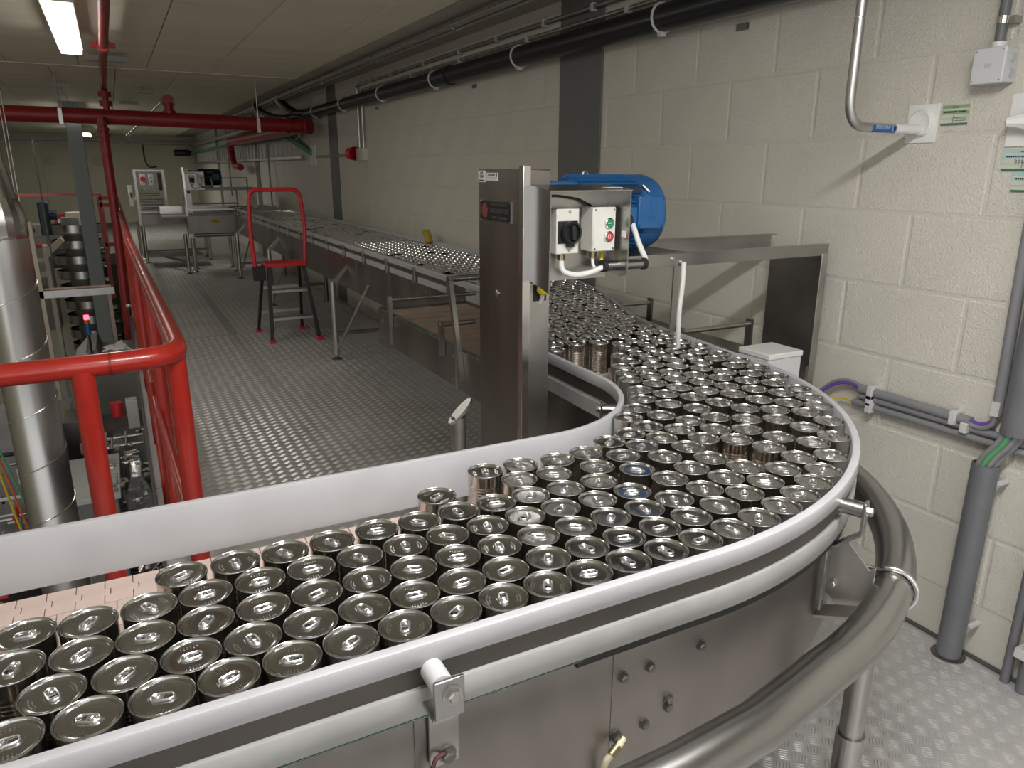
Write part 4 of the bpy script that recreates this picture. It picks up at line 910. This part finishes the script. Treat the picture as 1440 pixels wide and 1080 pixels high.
def conduit(name, label, path, r, m='conduit_grey', clips=(), cat='conduit', cm='clip_white', rad=.05, group=None):
    t = thing(name, label, cat, path[0], group); MB().tube(fillet(path, rad), r, 12).build('pipe', m, t)
    for c in clips: MB().box(c[0] - .018, c[0] + .014, c[1] - .012, c[1] + .012, c[2] - r - .006, c[2] + r + .006).build('clip', cm, t)
    return t
conduit('conduit', 'upper of two thin conduits above the black pipe, dropping to the red alarm', [(2.322, -3, 2.366), (2.322, 7.76, 2.366), (2.322, 7.76, 1.74)], .014, 'galv', [(2.325, y, 2.366) for y in (3.0, 3.5, 4.0, 4.6, 5.2, 5.9, 6.7, 7.3)])
conduit('conduit', 'lower of two thin conduits above the black pipe, dropping to the red alarm', [(2.322, -3, 2.308), (2.322, 7.62, 2.308), (2.322, 7.62, 1.74)], .012, 'galv', [(2.325, y, 2.308) for y in (3.2, 4.2, 5.2, 6.2)])
cd = conduit('conduit', 'bundle of thin grey tubes hung along the ceiling beam', [(1.985, -3, 2.412), (1.985, 16, 2.412)], .013, 'galv')
for dx, dz in ((.03, .0), (.052, -.012), (.012, .024)): MB().cyl((1.985 + dx, -3, 2.412 + dz), (1.985 + dx, 13, 2.412 + dz), .009, n=8).build('pipe', 'galv', cd)
for y in (2.8, 4.55, 6.2, 8.0, 10.0): MB().tube([(1.985 + .03 + .04 * math.cos(t), y, 2.412 + .028 * math.sin(t)) for t in [2 * PI * i / 12 for i in range(12)]], .005, 5, closed=True).build('hanger_loop', 'steel_bright', cd); 
al = thing('alarm_beacon', 'small red alarm beacon on a grey wall box', 'alarm', (2.32, 7.7, 1.71))
MB().box(2.29, 2.348, 7.58, 7.80, 1.64, 1.76).build('base_box', 'plastic_light', al, bev=.004); MB().lathe([(.0001, .11), (.05, .10), (.062, .07), (.062, .0), (.07, 0), (.07, -.02)], 18, (2.27, 7.80, 1.71), (-.3, 1, 0)).build('lens', 'red_plastic', al)
MB().cyl((2.335, 7.95, 1.70), (2.335, 9.7, 1.70), .014, n=8).build('side_conduit', 'galv', al)
js = MB().box(2.33, 2.348, 9.75, 10.05, 1.60, 1.84).build('notice_sheet', 'paper'); tag(js, 'white paper sheet on the wall beside the cable ladder', 'notice')
for k, (pts) in enumerate(([(2.05, 10.3, 2.44), (2.05, 10.25, 2.40), (2.1, 10.1, 2.30), (2.18, 9.9, 2.22), (2.25, 9.6, 2.22)], [(1.98, 11.6, 2.44), (1.98, 11.55, 2.38), (2.05, 11.2, 2.27), (2.15, 10.7, 2.20), (2.25, 10.0, 2.20)])):
    t = thing('drain_hose', ['black corrugated hose joining the black pipe under the ceiling', 'second black corrugated hose behind, nearer the red main'][k], 'hose', pts[0])
    P_ = fillet(pts, .15, 5); MB().tube(P_, [.040 + .004 * (i % 2) for i in range(len(P_))], 12).build('hose', 'black', t)
    MB().tube(fillet([(pts[0][0], pts[0][1] + .02, CEIL), (pts[0][0], pts[0][1] + .02, CEIL - .09), (pts[0][0] + .04, pts[0][1] - .06, CEIL - .11)], .05), .05, 12).build('elbow', 'cream', t)
ct = thing('cable_ladder', 'grey cable ladder with green cables high on the far wall', 'cable tray', (2.25, 16, 1.7))
for z in (1.70, 1.97): MB().box(2.262, 2.285, 10.3, 24.8, z - .02, z + .02).build('side_rail', 'galv', ct)
for k in range(40): MB().box(2.262, 2.28, 10.5 + k * .33, 10.56 + k * .33, 1.71, 1.97).build('rung', 'machine_light', ct, smooth=0)
MB().tube(fillet([(2.31, 9.9, 1.76), (2.27, 10.5, 1.90), (2.25, 11.0, 2.01), (2.25, 24.5, 2.01)], .3), .03, 8).build('cable', 'green_cable', ct); MB().tube(fillet([(2.31, 9.9, 1.74), (2.25, 10.6, 1.90), (2.22, 11.2, 2.0), (2.22, 24.5, 2.0)], .3), .022, 8).build('cable', 'green_cable', ct)
for y in (12.5, 17): MB().box(2.24, 2.26, y - .02, y + .02, 1.0, 2.45).build('hanger_post', 'steel_dark', ct)
bh = MB().box(-7, 2.1, 24.6, 24.68, 2.20, 2.24); bh.box(-7, 2.1, 24.6, 24.68, 2.30, 2.33); q = bh.build('pipe_run', 'steel_dark'); tag(q, 'pair of dark pipes along the top of the far cream wall', 'pipes')
bm_ = MB().tube(fillet([(.95, 24.6, 2.2), (.95, 24.5, 1.75), (1.05, 24.5, 1.55), (1.25, 24.5, 1.6)], .2), .02, 8).build('hanging_cable', 'black'); tag(bm_, 'dark cable drooping on the far cream wall', 'cable')
bx_ = MB().tube(fillet([(1.75, 24.4, 1.98), (2.12, 24.35, 1.98), (2.15, 25.0, 1.98)], .1), .09, 14).build('pipe_stub', 'black'); tag(bx_, 'short thick black pipe stub in the far wall corner', 'pipe')

# compressed air pipe
ap = thing('air_pipe', 'bent aluminium compressed air pipe with a blue arrow label entering the wall', 'pipe', (2.0, 1.6, 2.0))
MB().tube(fillet([(1.985, 1.6, CEIL - .02), (1.99, 1.6, 1.688), (2.215, 1.6, 1.688)], .085, 10), .0145, 18).build('pipe', 'galv', ap)
MB().cyl((2.205, 1.6, 1.688), (2.349, 1.6, 1.688), .0152, n=18).build('sleeve', 'plastic_white', ap)
MB().cyl((1.9865, 1.6, 1.985), (1.9865, 1.6, 1.99), .0152, n=18).build('joint_ring', 'steel_bright', ap)
lb = MB()
for i in range(9):
    t0, t1 = R(150 + i * 10), R(160 + i * 10)
    lb.add([(2.09, 1.6 + .01485 * math.cos(t0), 1.688 + .01485 * math.sin(t0)), (2.20, 1.6 + .01485 * math.cos(t0), 1.688 + .01485 * math.sin(t0)), (2.20, 1.6 + .01485 * math.cos(t1), 1.688 + .01485 * math.sin(t1)), (2.09, 1.6 + .01485 * math.cos(t1), 1.688 + .01485 * math.sin(t1))], [(0, 1, 2, 3)])
lb = lb.build('arrow_label', 'blue_label', ap, label='blue pipe label with pale lettering')
text('lettering', 'PERSLUCHT', .0165, (2.138, 1.5847, 1.6885), (1, 0, 0), (0, 0, 1), 'tag_blue', lb, .0003, 'CENTER', .78)
MB().prism([(2.187, 1.5850, 1.680), (2.198, 1.5850, 1.688), (2.187, 1.5850, 1.696)], (0, -.0005, 0)).build('arrow', 'name_dark', lb)
MB().box(2.180, 2.186, 1.5846, 1.5852, 1.678, 1.698).build('bar', 'blue_light', lb)
wp = thing('wall_plate', 'white square wall plate with a round collar where the air pipe enters', 'wall plate', (2.345, 1.6, 1.7))
MB().box(2.341, 2.347, 1.548, 1.652, 1.648, 1.766).build('plate', 'paper', wp, bev=.001)
MB().lathe([(.0001, .012), (.022, .014), (.030, .016), (.036, .018), (.040, .013), (.041, 0)], 26, (2.342, 1.598, 1.708), (-1, 0, 0)).build('collar', 'paper', wp)
def tagcard(label, y0, y1, z0, z1, m1, m2, hand=None):
    t = thing('inspection_card', label, 'card', (2.344, (y0 + y1) / 2, z0)); H_ = z1 - z0
    c_ = MB().box(2.3425, 2.3455, y0, y1, z0, z1).build('card', 'tag_pale', t)
    MB().box(2.3420, 2.3426, y0, y1, z1 - H_ * .17, z1).build('band', m1, t); MB().box(2.3420, 2.3426, y0, y1, z1 - H_ * .46, z1 - H_ * .26).build('band', m1, t); MB().box(2.3420, 2.3426, y0, y1, z0, z0 + H_ * .10).build('band', m2, t)
    n = 18
    for k in range(n):
        if k in (11,): continue
        a = y1 - (y1 - y0) * (.08 + .84 * k / n); MB().box(2.3415, 2.3421, a - (y1 - y0) * .034, a, z1 - H_ * .375, z1 - H_ * .305).build('print_mark', 'ink', t, smooth=0)
    for k in range(5):
        a = y1 - (y1 - y0) * (.38 + .05 * k); MB().box(2.3415, 2.3421, a - (y1 - y0) * .045, a, z1 - H_ * .145, z1 - H_ * (.09 - .03 * (k == 2))).build('print_mark', 'green_dark', t, smooth=0)
    ym = y1 - (y1 - y0) * .45; MB().box(2.3415, 2.3421, ym - .0007, ym + .0007, z0 + H_ * .12, z1 - H_ * .50).build('print_line', 'green_dark', t, smooth=0)
    MB().box(2.3415, 2.3421, y0 + .003, y1 - .003, z0 + H_ * .31, z0 + H_ * .325).build('print_line', 'green_dark', t, smooth=0)
    for k in (.2, .36): MB().box(2.3415, 2.3421, y0 + (y1 - y0) * .05, ym - .003, z0 + H_ * k, z0 + H_ * (k + .03)).build('print_line', 'green_dark', t, smooth=0)
    if hand: text('handwriting', hand, H_ * .24, (2.3417, (y0 + y1) / 2, z0 + H_ * .43), (0, -1, 0), (0, 0, 1), 'ink', t, .0002, 'CENTER', .85)
    return t
tagcard('small green and cream inspection card stuck beside the air pipe plate', 1.452, 1.537, 1.698, 1.757, 'green_tag', 'green_dark')
tagcard('pale blue inspection card with handwriting under the hanging sheet', 1.20, 1.327, 1.562, 1.622, 'tag_blue', 'green_dark', 'B.0.01 10-B')
tagcard('pale blue inspection card below the card with handwriting', 1.165, 1.290, 1.503, 1.558, 'tag_blue', 'green_dark')
sh = thing('sealing_sheet', 'white sheet on the wall with a crumpled bulge above the blue cards', 'sheet', (2.345, 1.25, 1.7)); MB().box(2.341, 2.346, 1.16, 1.328, 1.630, 1.775).build('sheet', 'paper', sh)
MB().lathe([(.0001, .09), (.012, .085), (.022, .05), (.036, .02), (.046, 0)], 9, (2.335, 1.235, 1.70), (-.5, .8, -.05)).build('bulge', 'paper', sh, smooth=20)
jb = thing('junction_box', 'light grey square junction box with a conduit above it', 'junction box', (2.3, 1.37, 1.80))
MB().box(2.285, 2.347, 1.335, 1.425, 1.805, 1.900).build('box', 'box_grey', jb, bev=.006, segs=3); MB().box(2.277, 2.286, 1.333, 1.427, 1.803, 1.902).build('lid', 'box_grey', jb, bev=.005, segs=3)
for y in (1.342, 1.418):
    for z in (1.812, 1.893): MB().box(2.2765, 2.2772, y - .002, y + .002, z - .0015, z + .0015).build('screw', 'steel_dark', jb)
MB().box(2.2764, 2.2771, 1.371, 1.389, 1.848, 1.858).build('emblem', 'machine_light', jb)
for z in (1.832, 1.872): MB().cyl((2.315, 1.336, z), (2.315, 1.330, z), .012, n=16).build('knockout', 'machine_light', jb)
MB().cyl((2.315, 1.38, 1.90), (2.315, 1.38, 1.918), .020, n=16).build('entry', 'plastic_white', jb); MB().cyl((2.315, 1.38, 1.915), (2.315, 1.38, CEIL), .0145, n=16).build('conduit', 'pvc_grey', jb)
MB().cyl((2.315, 1.38, 1.965), (2.315, 1.38, 1.985), .0175, n=16).build('clip', 'steel_bright', jb); MB().box(2.31, 2.348, 1.345, 1.366, 1.965, 1.983).build('clip_foot', 'steel', jb)

# grey cable conduits low on the wall
k1 = conduit('conduit', 'uppermost of three grey cable conduits low on the block wall', [(2.318, 1.665, .800), (2.318, 1.262, .797)], .0165, 'conduit_grey', cat='conduit')
k2 = conduit('conduit', 'middle one of three grey cable conduits low on the block wall', [(2.322, 1.665, .772), (2.322, .30, .780)], .0125, 'conduit_grey')
k3 = conduit('conduit', 'lowest of three grey cable conduits low on the block wall', [(2.322, 1.69, .743), (2.322, .30, .752)], .0125, 'conduit_grey')
for (t, y, z, h) in ((k1, 1.615, .798, .024), (k2, 1.615, .770, .019), (k3, 1.613, .744, .018), (k1, 1.312, .797, .022), (k2, 1.272, .776, .017)):
    o = MB().box(2.296, 2.348, y - .011, y + .011, z - h, z + h).build('clip', 'clip_white', t, bev=.002)
MB().tube(fillet([(2.318, 1.66, .800), (2.314, 1.70, .812), (2.305, 1.76, .80), (2.28, 1.82, .74)], .05), .0065, 8).build('cable', 'purple', k1); MB().tube(fillet([(2.322, 1.66, .806), (2.318, 1.70, .820), (2.31, 1.765, .81), (2.29, 1.83, .74)], .05), .0065, 8).build('cable', 'conduit_grey', k1)
MB().tube(fillet([(2.322, 1.69, .743), (2.318, 1.74, .746), (2.28, 1.80, .72)], .03), .004, 6).build('cable', 'yellow', k3)
MB().tube(fillet([(2.318, 1.264, .797), (2.318, 1.23, .795), (2.318, 1.197, .812), (2.318, 1.190, .850)], .03), .0085, 8).build('cable', 'purple', k1); MB().tube(fillet([(2.312, 1.264, .791), (2.312, 1.225, .786), (2.312, 1.193, .806), (2.312, 1.188, .850)], .03), .008, 8).build('cable', 'conduit_grey', k1)
k4 = conduit('conduit', 'upright grey conduit rising from the three low conduits', [(2.318, 1.190, .845), (2.318, 1.203, 1.35), (2.318, 1.21, CEIL)], .0165, 'conduit_grey', [(2.318, 1.19, .862)])
d1 = thing('cable_duct', 'upper length of wide dark grey cable pipe on the wall, cables leaving below', 'pipe', (2.30, 1.12, .80)); MB().lathe([(.042, 0), (.042, 1.6), (.038, 1.6), (.038, 0), (.042, 0)], 24, (2.300, 1.118, .805)).build('pipe', 'pvc_grey', d1)
MB().box(2.335, 2.349, 1.155, 1.175, .862, .872).build('bracket', 'black', d1)
d2 = thing('cable_duct', 'lower length of wide dark grey cable pipe rising out of the floor', 'pipe', (2.29, 1.175, 0)); MB().lathe([(.038, 0), (.038, .690), (.034, .690), (.034, .45)], 24, (2.288, 1.178, .001)).build('pipe', 'pvc_grey', d2)
MB().lathe([(.0385, .0), (.052, .0), (.052, .004), (.0385, .006)], 20, (2.288, 1.178, .0)).build('floor_collar', 'steel_dark', d2)
for z in (.638, .130):
    q = MB().box(2.300, 2.349, 1.128, 1.142, z - .006, z + .006).build('bracket', 'clip_white', d2, bev=.001); MB().box(2.30, 2.349, 1.216, 1.224, z - .004, z + .004).build('bracket_end', 'black', d2)
for j, (dx, dy, m) in enumerate(((-.018, .018, 'conduit_grey'), (-.022, .002, 'green_cable'), (-.012, -.012, 'conduit_grey'), (.006, -.02, 'conduit_grey'), (.012, .006, 'black'), (-.004, .008, 'black'), (.016, -.018, 'conduit_grey'))):
    MB().tube(fillet([(2.288 + dx, 1.178 + dy, .60), (2.288 + dx, 1.178 + dy * .9, .70), (2.30 + dx, 1.118 + dy, .79), (2.30 + dx, 1.118 + dy, .90)], .06), .0095, 8).build('cable', m, d2)
MB().tube(fillet([(2.322, 1.07, .748), (2.322, 1.02, .742), (2.322, .9, .72)], .02), .006, 6).build('cable', 'green_cable', k3)
for (y, r, lbl) in ((1.010, .014, 'thin grey conduit standing on the floor beside the wide lower cable pipe'), (.955, .022, 'thicker grey conduit clipped to the wall beside the thin upright conduit')):
    t = conduit('conduit', lbl, [(2.315, y, .002), (2.315, y, .70)], r, 'pvc_grey'); 
    if r > .02: MB().box(2.285, 2.348, y - .03, y + .035, .118, .150).build('clip', 'clip_white', t, bev=.002)
ye = MB().tube(fillet([(2.215, 5.62, .985), (2.215, 5.66, 1.06), (2.225, 5.72, 1.06)], .02), .03, 10).build('pull_switch', 'yellow_dirty', None); tag(ye, 'yellow plug switch on the wall side rail of the long conveyor', 'switch')

# ================================================================ AIR DUCT AND HALL BELOW
du = thing('spiral_duct', 'large shiny spiral seam ventilation duct rising from the hall below', 'duct', (-.47, 4.0, LOW))
DR = .107; dx_, dy_ = -.465, 4.0
MB().cyl((dx_, dy_, LOW), (dx_, dy_, 1.30), DR, n=40).build('duct_pipe', 'duct', du)
MB().lathe([(DR, 1.29), (DR + .002, 1.36), (.085, 1.44), (.06, 1.60), (.058, 2.4)], 36, (dx_, dy_, 0)).build('reducer', 'steel_bright', du)
hx = MB()
hp = [(dx_ + (DR + .001) * math.cos(t), dy_ + (DR + .001) * math.sin(t), -1.6 + .265 * t / (2 * PI)) for t in [2 * PI * i / 28 for i in range(28 * 11)]]
hx.tube(hp, .0035, 5); hx.build('spiral_seam', 'steel_bright', du)
MB().lathe([(DR + .001, 1.255), (DR + .004, 1.27), (DR + .003, 1.31), (DR + .006, 1.33), (DR + .003, 1.36), (.09, 1.43)], 22, (dx_, dy_, 0)).build('foil_tape', 'steel_bright', du, smooth=15)
# hall column
hc = MB().box(-.47, -.27, 12.9, 13.1, LOW, CEIL).build('hall_column', 'column_grey', None, bev=.01); tag(hc, 'grey painted steel column between spiral conveyor and red pipe', 'column')
# spiral can elevator
se = thing('spiral_elevator', 'tall stainless spiral can elevator with stacked round turns in the hall', 'machine', (-.62, 14.0, LOW))
sx, sy = -.60, 14.2
MB().cyl((sx, sy, LOW), (sx, sy, .78), .20, n=24).build('centre_drum', 'machine_grey', se)
for k in range(13):
    z = .55 - k * .245
    t = MB()
    t.lathe([(.40, 0), (.40, .12), (.385, .12), (.385, .0), (.40, 0)], 36, (sx + .03 * k / 3, sy, z)); t.build('turn', 'steel_satin', se)
    MB().lathe([(.20, .0), (.385, .0), (.385, .012), (.20, .012)], 28, (sx + .03 * k / 3, sy, z - .02)).build('track', 'steel_dark', se)
MB().cyl((sx + .07, sy, .60), (sx + .07, sy, .86), .19, n=24).build('top_drum', 'cream', se)
for a in range(4): MB().box(sx - .48, sx - .43, sy - .5 + a * .01, sy - .45 + a * .01, LOW, .4).build('post', 'column_grey', se) if a == 0 else None
# motor head and cream duct on the elevator
gm_ = thing('gear_motor', 'blue grey gear motor standing on a pale bracket beside the spiral elevator', 'motor', (-1.0, 13.6, .5))
MB().box(-1.04, -.90, 13.5, 13.65, .55, 1.05).build('housing', 'blue_dark', gm_, bev=.02); MB().cyl((-.90, 13.57, .85), (-.80, 13.57, .85), .07, n=14).build('end_bell', 'blue_dark', gm_)
MB().box(-1.06, -1.0, 13.45, 13.7, -1.6, .40).build('stand', 'cream', gm_); MB().prism([(-1.06, 13.4, .30), (-.80, 13.4, .52), (-.76, 13.4, .46), (-1.0, 13.4, .22)], (0, .25, 0)).build('chute', 'cream', gm_)
rm = MB().box(-.95, -.62, 15.2, 15.35, .55, .78).build('filling_machine', 'red_pipe', None, bev=.01); tag(rm, 'dark red filling machine behind the spiral elevator', 'machine')
MB().box(-.90, -.66, 15.19, 15.2, .62, .70).build('window', 'steel_bright', rm)
lm = MB().box(-1.42, -1.12, 15.0, 15.6, .42, .62).build('control_box', 'machine_grey', None, bev=.008); tag(lm, 'low grey control box behind the blue grey gear motor', 'box')
MB().box(-1.36, -1.24, 14.995, 15.0, .50, .56).build('screen', 'black', lm); MB().box(-1.42, -1.1, 15.0, 15.6, -1.2, .42).build('stand', 'hall_floor', lm)
# trays and pale beams
tr = thing('cable_gutter', 'pale steel gutter with pink cables in front of the spiral elevator', 'gutter', (-.6, 9.6, .1))
MB().box(-1.0, -.12, 9.5, 9.62, .17, .25).build('gutter', 'galv', tr); MB().cyl((-1.0, 9.55, .262), (-.15, 9.55, .262), .013, n=8).build('cable', 'chain_pink', tr); MB().box(-.20, -.16, 9.55, 9.6, -1.6, .2).build('post', 'chain_pink', tr); MB().box(-.86, -.81, 9.5, 9.55, -1.0, 1.0).build('post', 'cream', tr)
MB().box(-.86, -.45, 9.5, 9.54, -1.04, -1.0).build('foot_bar', 'column_grey', tr)
wl = S_('wall_low', rbox(-3.0, -.2, 15.75, 15.85, LOW, -.22), 'cream', label='pale low wall under the far gallery', smooth=0)
for k, (x0, x1, z0, z1) in enumerate(((-1.9, -1.1, .28, .34), (-1.9, -1.1, .05, .12), (-1.9, -1.1, -.2, -.1), (-1.8, -1.1, -.5, -.38))):
    q = MB().box(x0, x1, 14.4, 14.6, z0, z1).build('belt_frame', ['red_pipe', 'machine_light', 'cream', 'steel_dark'][k]); tag(q, ['dark red belt frame edge behind the duct', 'white belt frame edge behind the duct', 'cream belt frame edge behind the duct', 'dark belt frame edge behind the duct'][k], 'conveyor frame')
# machine desk with stack light
dk = thing('machine_desk', 'dark machine desk with white paper cloths below the gutter', 'machine', (-.35, 8.0, -3)); 
MB().prism([(-.55, 8.0, -.95), (.0, 8.0, -.95), (-.0, 8.0, -.25), (-.30, 8.0, -.25), (-.33, 8.0, -.12), (-.42, 8.0, -.18), (-.55, 8.0, -.30)], (0, .9, 0)).build('body', 'machine_grey', dk, bev=.008)
MB().box(-.56, -.02, 8.0, 8.9, LOW, -.95).build('base', 'machine_grey', dk); MB().box(-.49, -.42, 7.99, 8.0, -.50, -.40).build('panel_window', 'machine_light', dk); MB().prism([(-.54, 7.98, -.28), (-.42, 7.98, -.15), (-.40, 7.98, -.17), (-.52, 7.98, -.31)], (0, .8, 0)).build('top_edge', 'machine_light', dk)
pc_ = MB()
rr = random.Random(5)
for k in range(26):
    x, y, z = -.29 + rr.random() * .22, 8.0 + rr.random() * .35, -.25 + rr.random() * .09
    pc_.bar((x, y, z), (x + rr.uniform(-.07, .07), y + .06, z + rr.uniform(-.02, .03)), .07, .004, up=(rr.uniform(-.6, .6), rr.uniform(-.5, .5), 1))
q = pc_.build('paper_cloth', 'paper', None, smooth=0); tag(q, 'crumpled heap of white paper cloths on the machine desk', 'cloth')
sl = thing('stack_light', 'thin stack light with a glowing red top on the machine desk', 'signal light', (-.37, 8.0, -.3))
MB().cyl((-.37, 7.97, -.30), (-.37, 7.97, .06), .010, n=8).build('stem', 'black', sl); MB().cyl((-.37, 7.97, .02), (-.37, 7.97, .13), .022, n=12).build('blue_segment', 'blue_motor', sl); MB().cyl((-.37, 7.97, .13), (-.37, 7.97, .17), .022, n=12).build('amber_segment', 'orange', sl); MB().cyl((-.37, 7.97, .17), (-.37, 7.97, .21), .023, n=12).build('red_segment', 'led_red', sl)
# near machine under the railing: cabinet, hoods, rods
cbn = thing('machine_cabinet', 'dark grey machine cabinet with a pale flat lid under the railing', 'cabinet', (-.50, 6.0, LOW))
MB().box(-.74, -.24, 5.6, 6.4, LOW, -.72).build('body', 'machine_grey', cbn, bev=.01); MB().box(-.76, -.22, 5.56, 6.45, -.72, -.68).build('lid', 'machine_light', cbn, bev=.006)
MB().box(-.62, -.38, 6.9, 7.3, LOW, -.50).build('cabinet_back', 'steel_dark', cbn, bev=.01)
for z in (-.75, -.95): MB().box(-.52, -.44, 6.885, 6.90, z - .05, z + .05).build('hatch', 'machine_light', cbn, bev=.004)
for k, (x, y, h, s) in enumerate(((-.21, 6.6, .62, 0), (-.10, 5.9, .56, 1))):
    hd_ = thing('clear_guard', ['clear acrylic guard hood over the machine shafts under the railing', 'second clear acrylic guard hood close to the walkway edge'][k], 'guard', (x, y, -1.3))
    MB().prism([(x - .10, y - .12, -1.30), (x + .08, y - .12, -1.30), (x + .08, y - .12, -.80), (x + .03, y - .12, -.66), (x - .05, y - .12, -.66), (x - .10, y - .12, -.80)], (0, .5, 0)).build('hood', 'acrylic', hd_, bev=.006)
    MB().box(x - .06, x + .05, y - .14, y - .125, -1.12, -1.02).build('white_plate', 'plastic_white', hd_)
    for j in range(3): MB().tube([(x - .14 + j * .03, y - .2, -1.42 + j * .03), (x, y - .26, -1.38 + j * .03), (x + .13, y - .16, -1.28 + j * .03)], .012, 8).build('guide_rail', 'steel', hd_)
rods = []
rr = random.Random(3)
mk = thing('shaft_rack', 'rack of steel rods and clamps on the machine under the railing', 'machine', (-.15, 6.3, LOW))
for k in range(90):
    x, y, z = rr.uniform(-.33, -.02), rr.uniform(5.5, 6.5), rr.uniform(-1.55, -.45)
    l = rr.uniform(.05, .13); hor = rr.random() < .7
    r_ = MB().cyl((x, y, z), (x + (l if hor else .01), y, z + (.01 if hor else l)), .008, n=8).build('rod', 'steel_bright', mk)
    MB().cyl((x + .02, y - .015, z), (x + .045, y - .015, z), .016, n=8).build('clamp', rr.choice(('steel', 'black', 'steel_bright', 'machine_grey')), r_)
MB().box(-.36, -.02, 6.9, 7.4, LOW, -.62).build('frame', 'steel_dark', mk); MB().cyl((-.20, 6.9, -.50), (-.20, 6.9, -.38), .05, n=14).build('red_canister', 'red_plastic', mk); MB().box(-.13, -.04, 6.85, 6.95, -.62, -.36).build('grey_case', 'machine_light', mk, bev=.006)
MB().box(-.34, -.02, 5.5, 6.95, LOW, -1.60).build('machine_bed', 'black', mk)
for z in (-.55, -.62, -.95): MB().cyl((-.34, 6.45, z), (-.03, 6.45, z), .014, n=8).build('rail', 'steel_bright', mk)
for j in range(4): MB().tube([(-.30, 5.75 + j * .05, -1.40), (-.18, 5.62 + j * .05, -1.36), (-.06, 5.78 + j * .05, -1.26)], .016, 8).build('guide_rail', 'steel', mk)
m2 = thing('valve_rack', 'rack of fittings and coloured hoses seen behind the spiral duct', 'machine', (-.9, 5.6, LOW))
for k in range(110):
    x, y, z = rr.uniform(-1.25, -.62), rr.uniform(5.4, 6.3), rr.uniform(-1.5, -.25)
    l = rr.uniform(.04, .13); a = rr.random() < .5
    MB().cyl((x, y, z), (x + (l if a else 0), y, z + (0 if a else l)), rr.uniform(.006, .018), n=8).build('fitting', rr.choice(('steel_bright', 'steel', 'black', 'red_plastic', 'white_cable', 'machine_light', 'green', 'steel')), m2)
MB().box(-1.4, -.62, 6.4, 6.6, LOW, -.2).build('frame', 'steel_dark', m2); MB().box(-1.4, -.62, 5.4, 6.4, LOW, -1.6).build('bed', 'black', m2)
for k, m in enumerate(('yellow', 'orange', 'green_cable')):
    MB().tube(fillet([(-.86 + k * .02, 5.2, -.1), (-.80 + k * .04, 5.2, -.6), (-.70 + k * .04, 5.15, -1.2), (-.62 + k * .03, 5.1, -1.8)], .2), .007, 6).build('hose', m, m2)
for k in range(2):
    x = -.78 + k * .025
    q = MB().cyl((x, 8.0, LOW), (x + .02, 8.0, CEIL), .005, n=6).build('suspension_wire', 'steel_bright'); tag(q, 'thin bright suspension wire hanging beside the spiral duct', 'wire', 'two thin wires beside the duct')
for k, x in enumerate((-.95, -.37)):
    q = MB().cyl((x * 1.0, 13.4, .2), (x - .0, 13.4, 1.95), .012, n=6).build('hanging_rod', 'steel_dark'); tag(q, ['dark hanging rod left free before the cream wall over the gear motor', 'dark hanging rod close by the grey hall column'][k], 'rod')
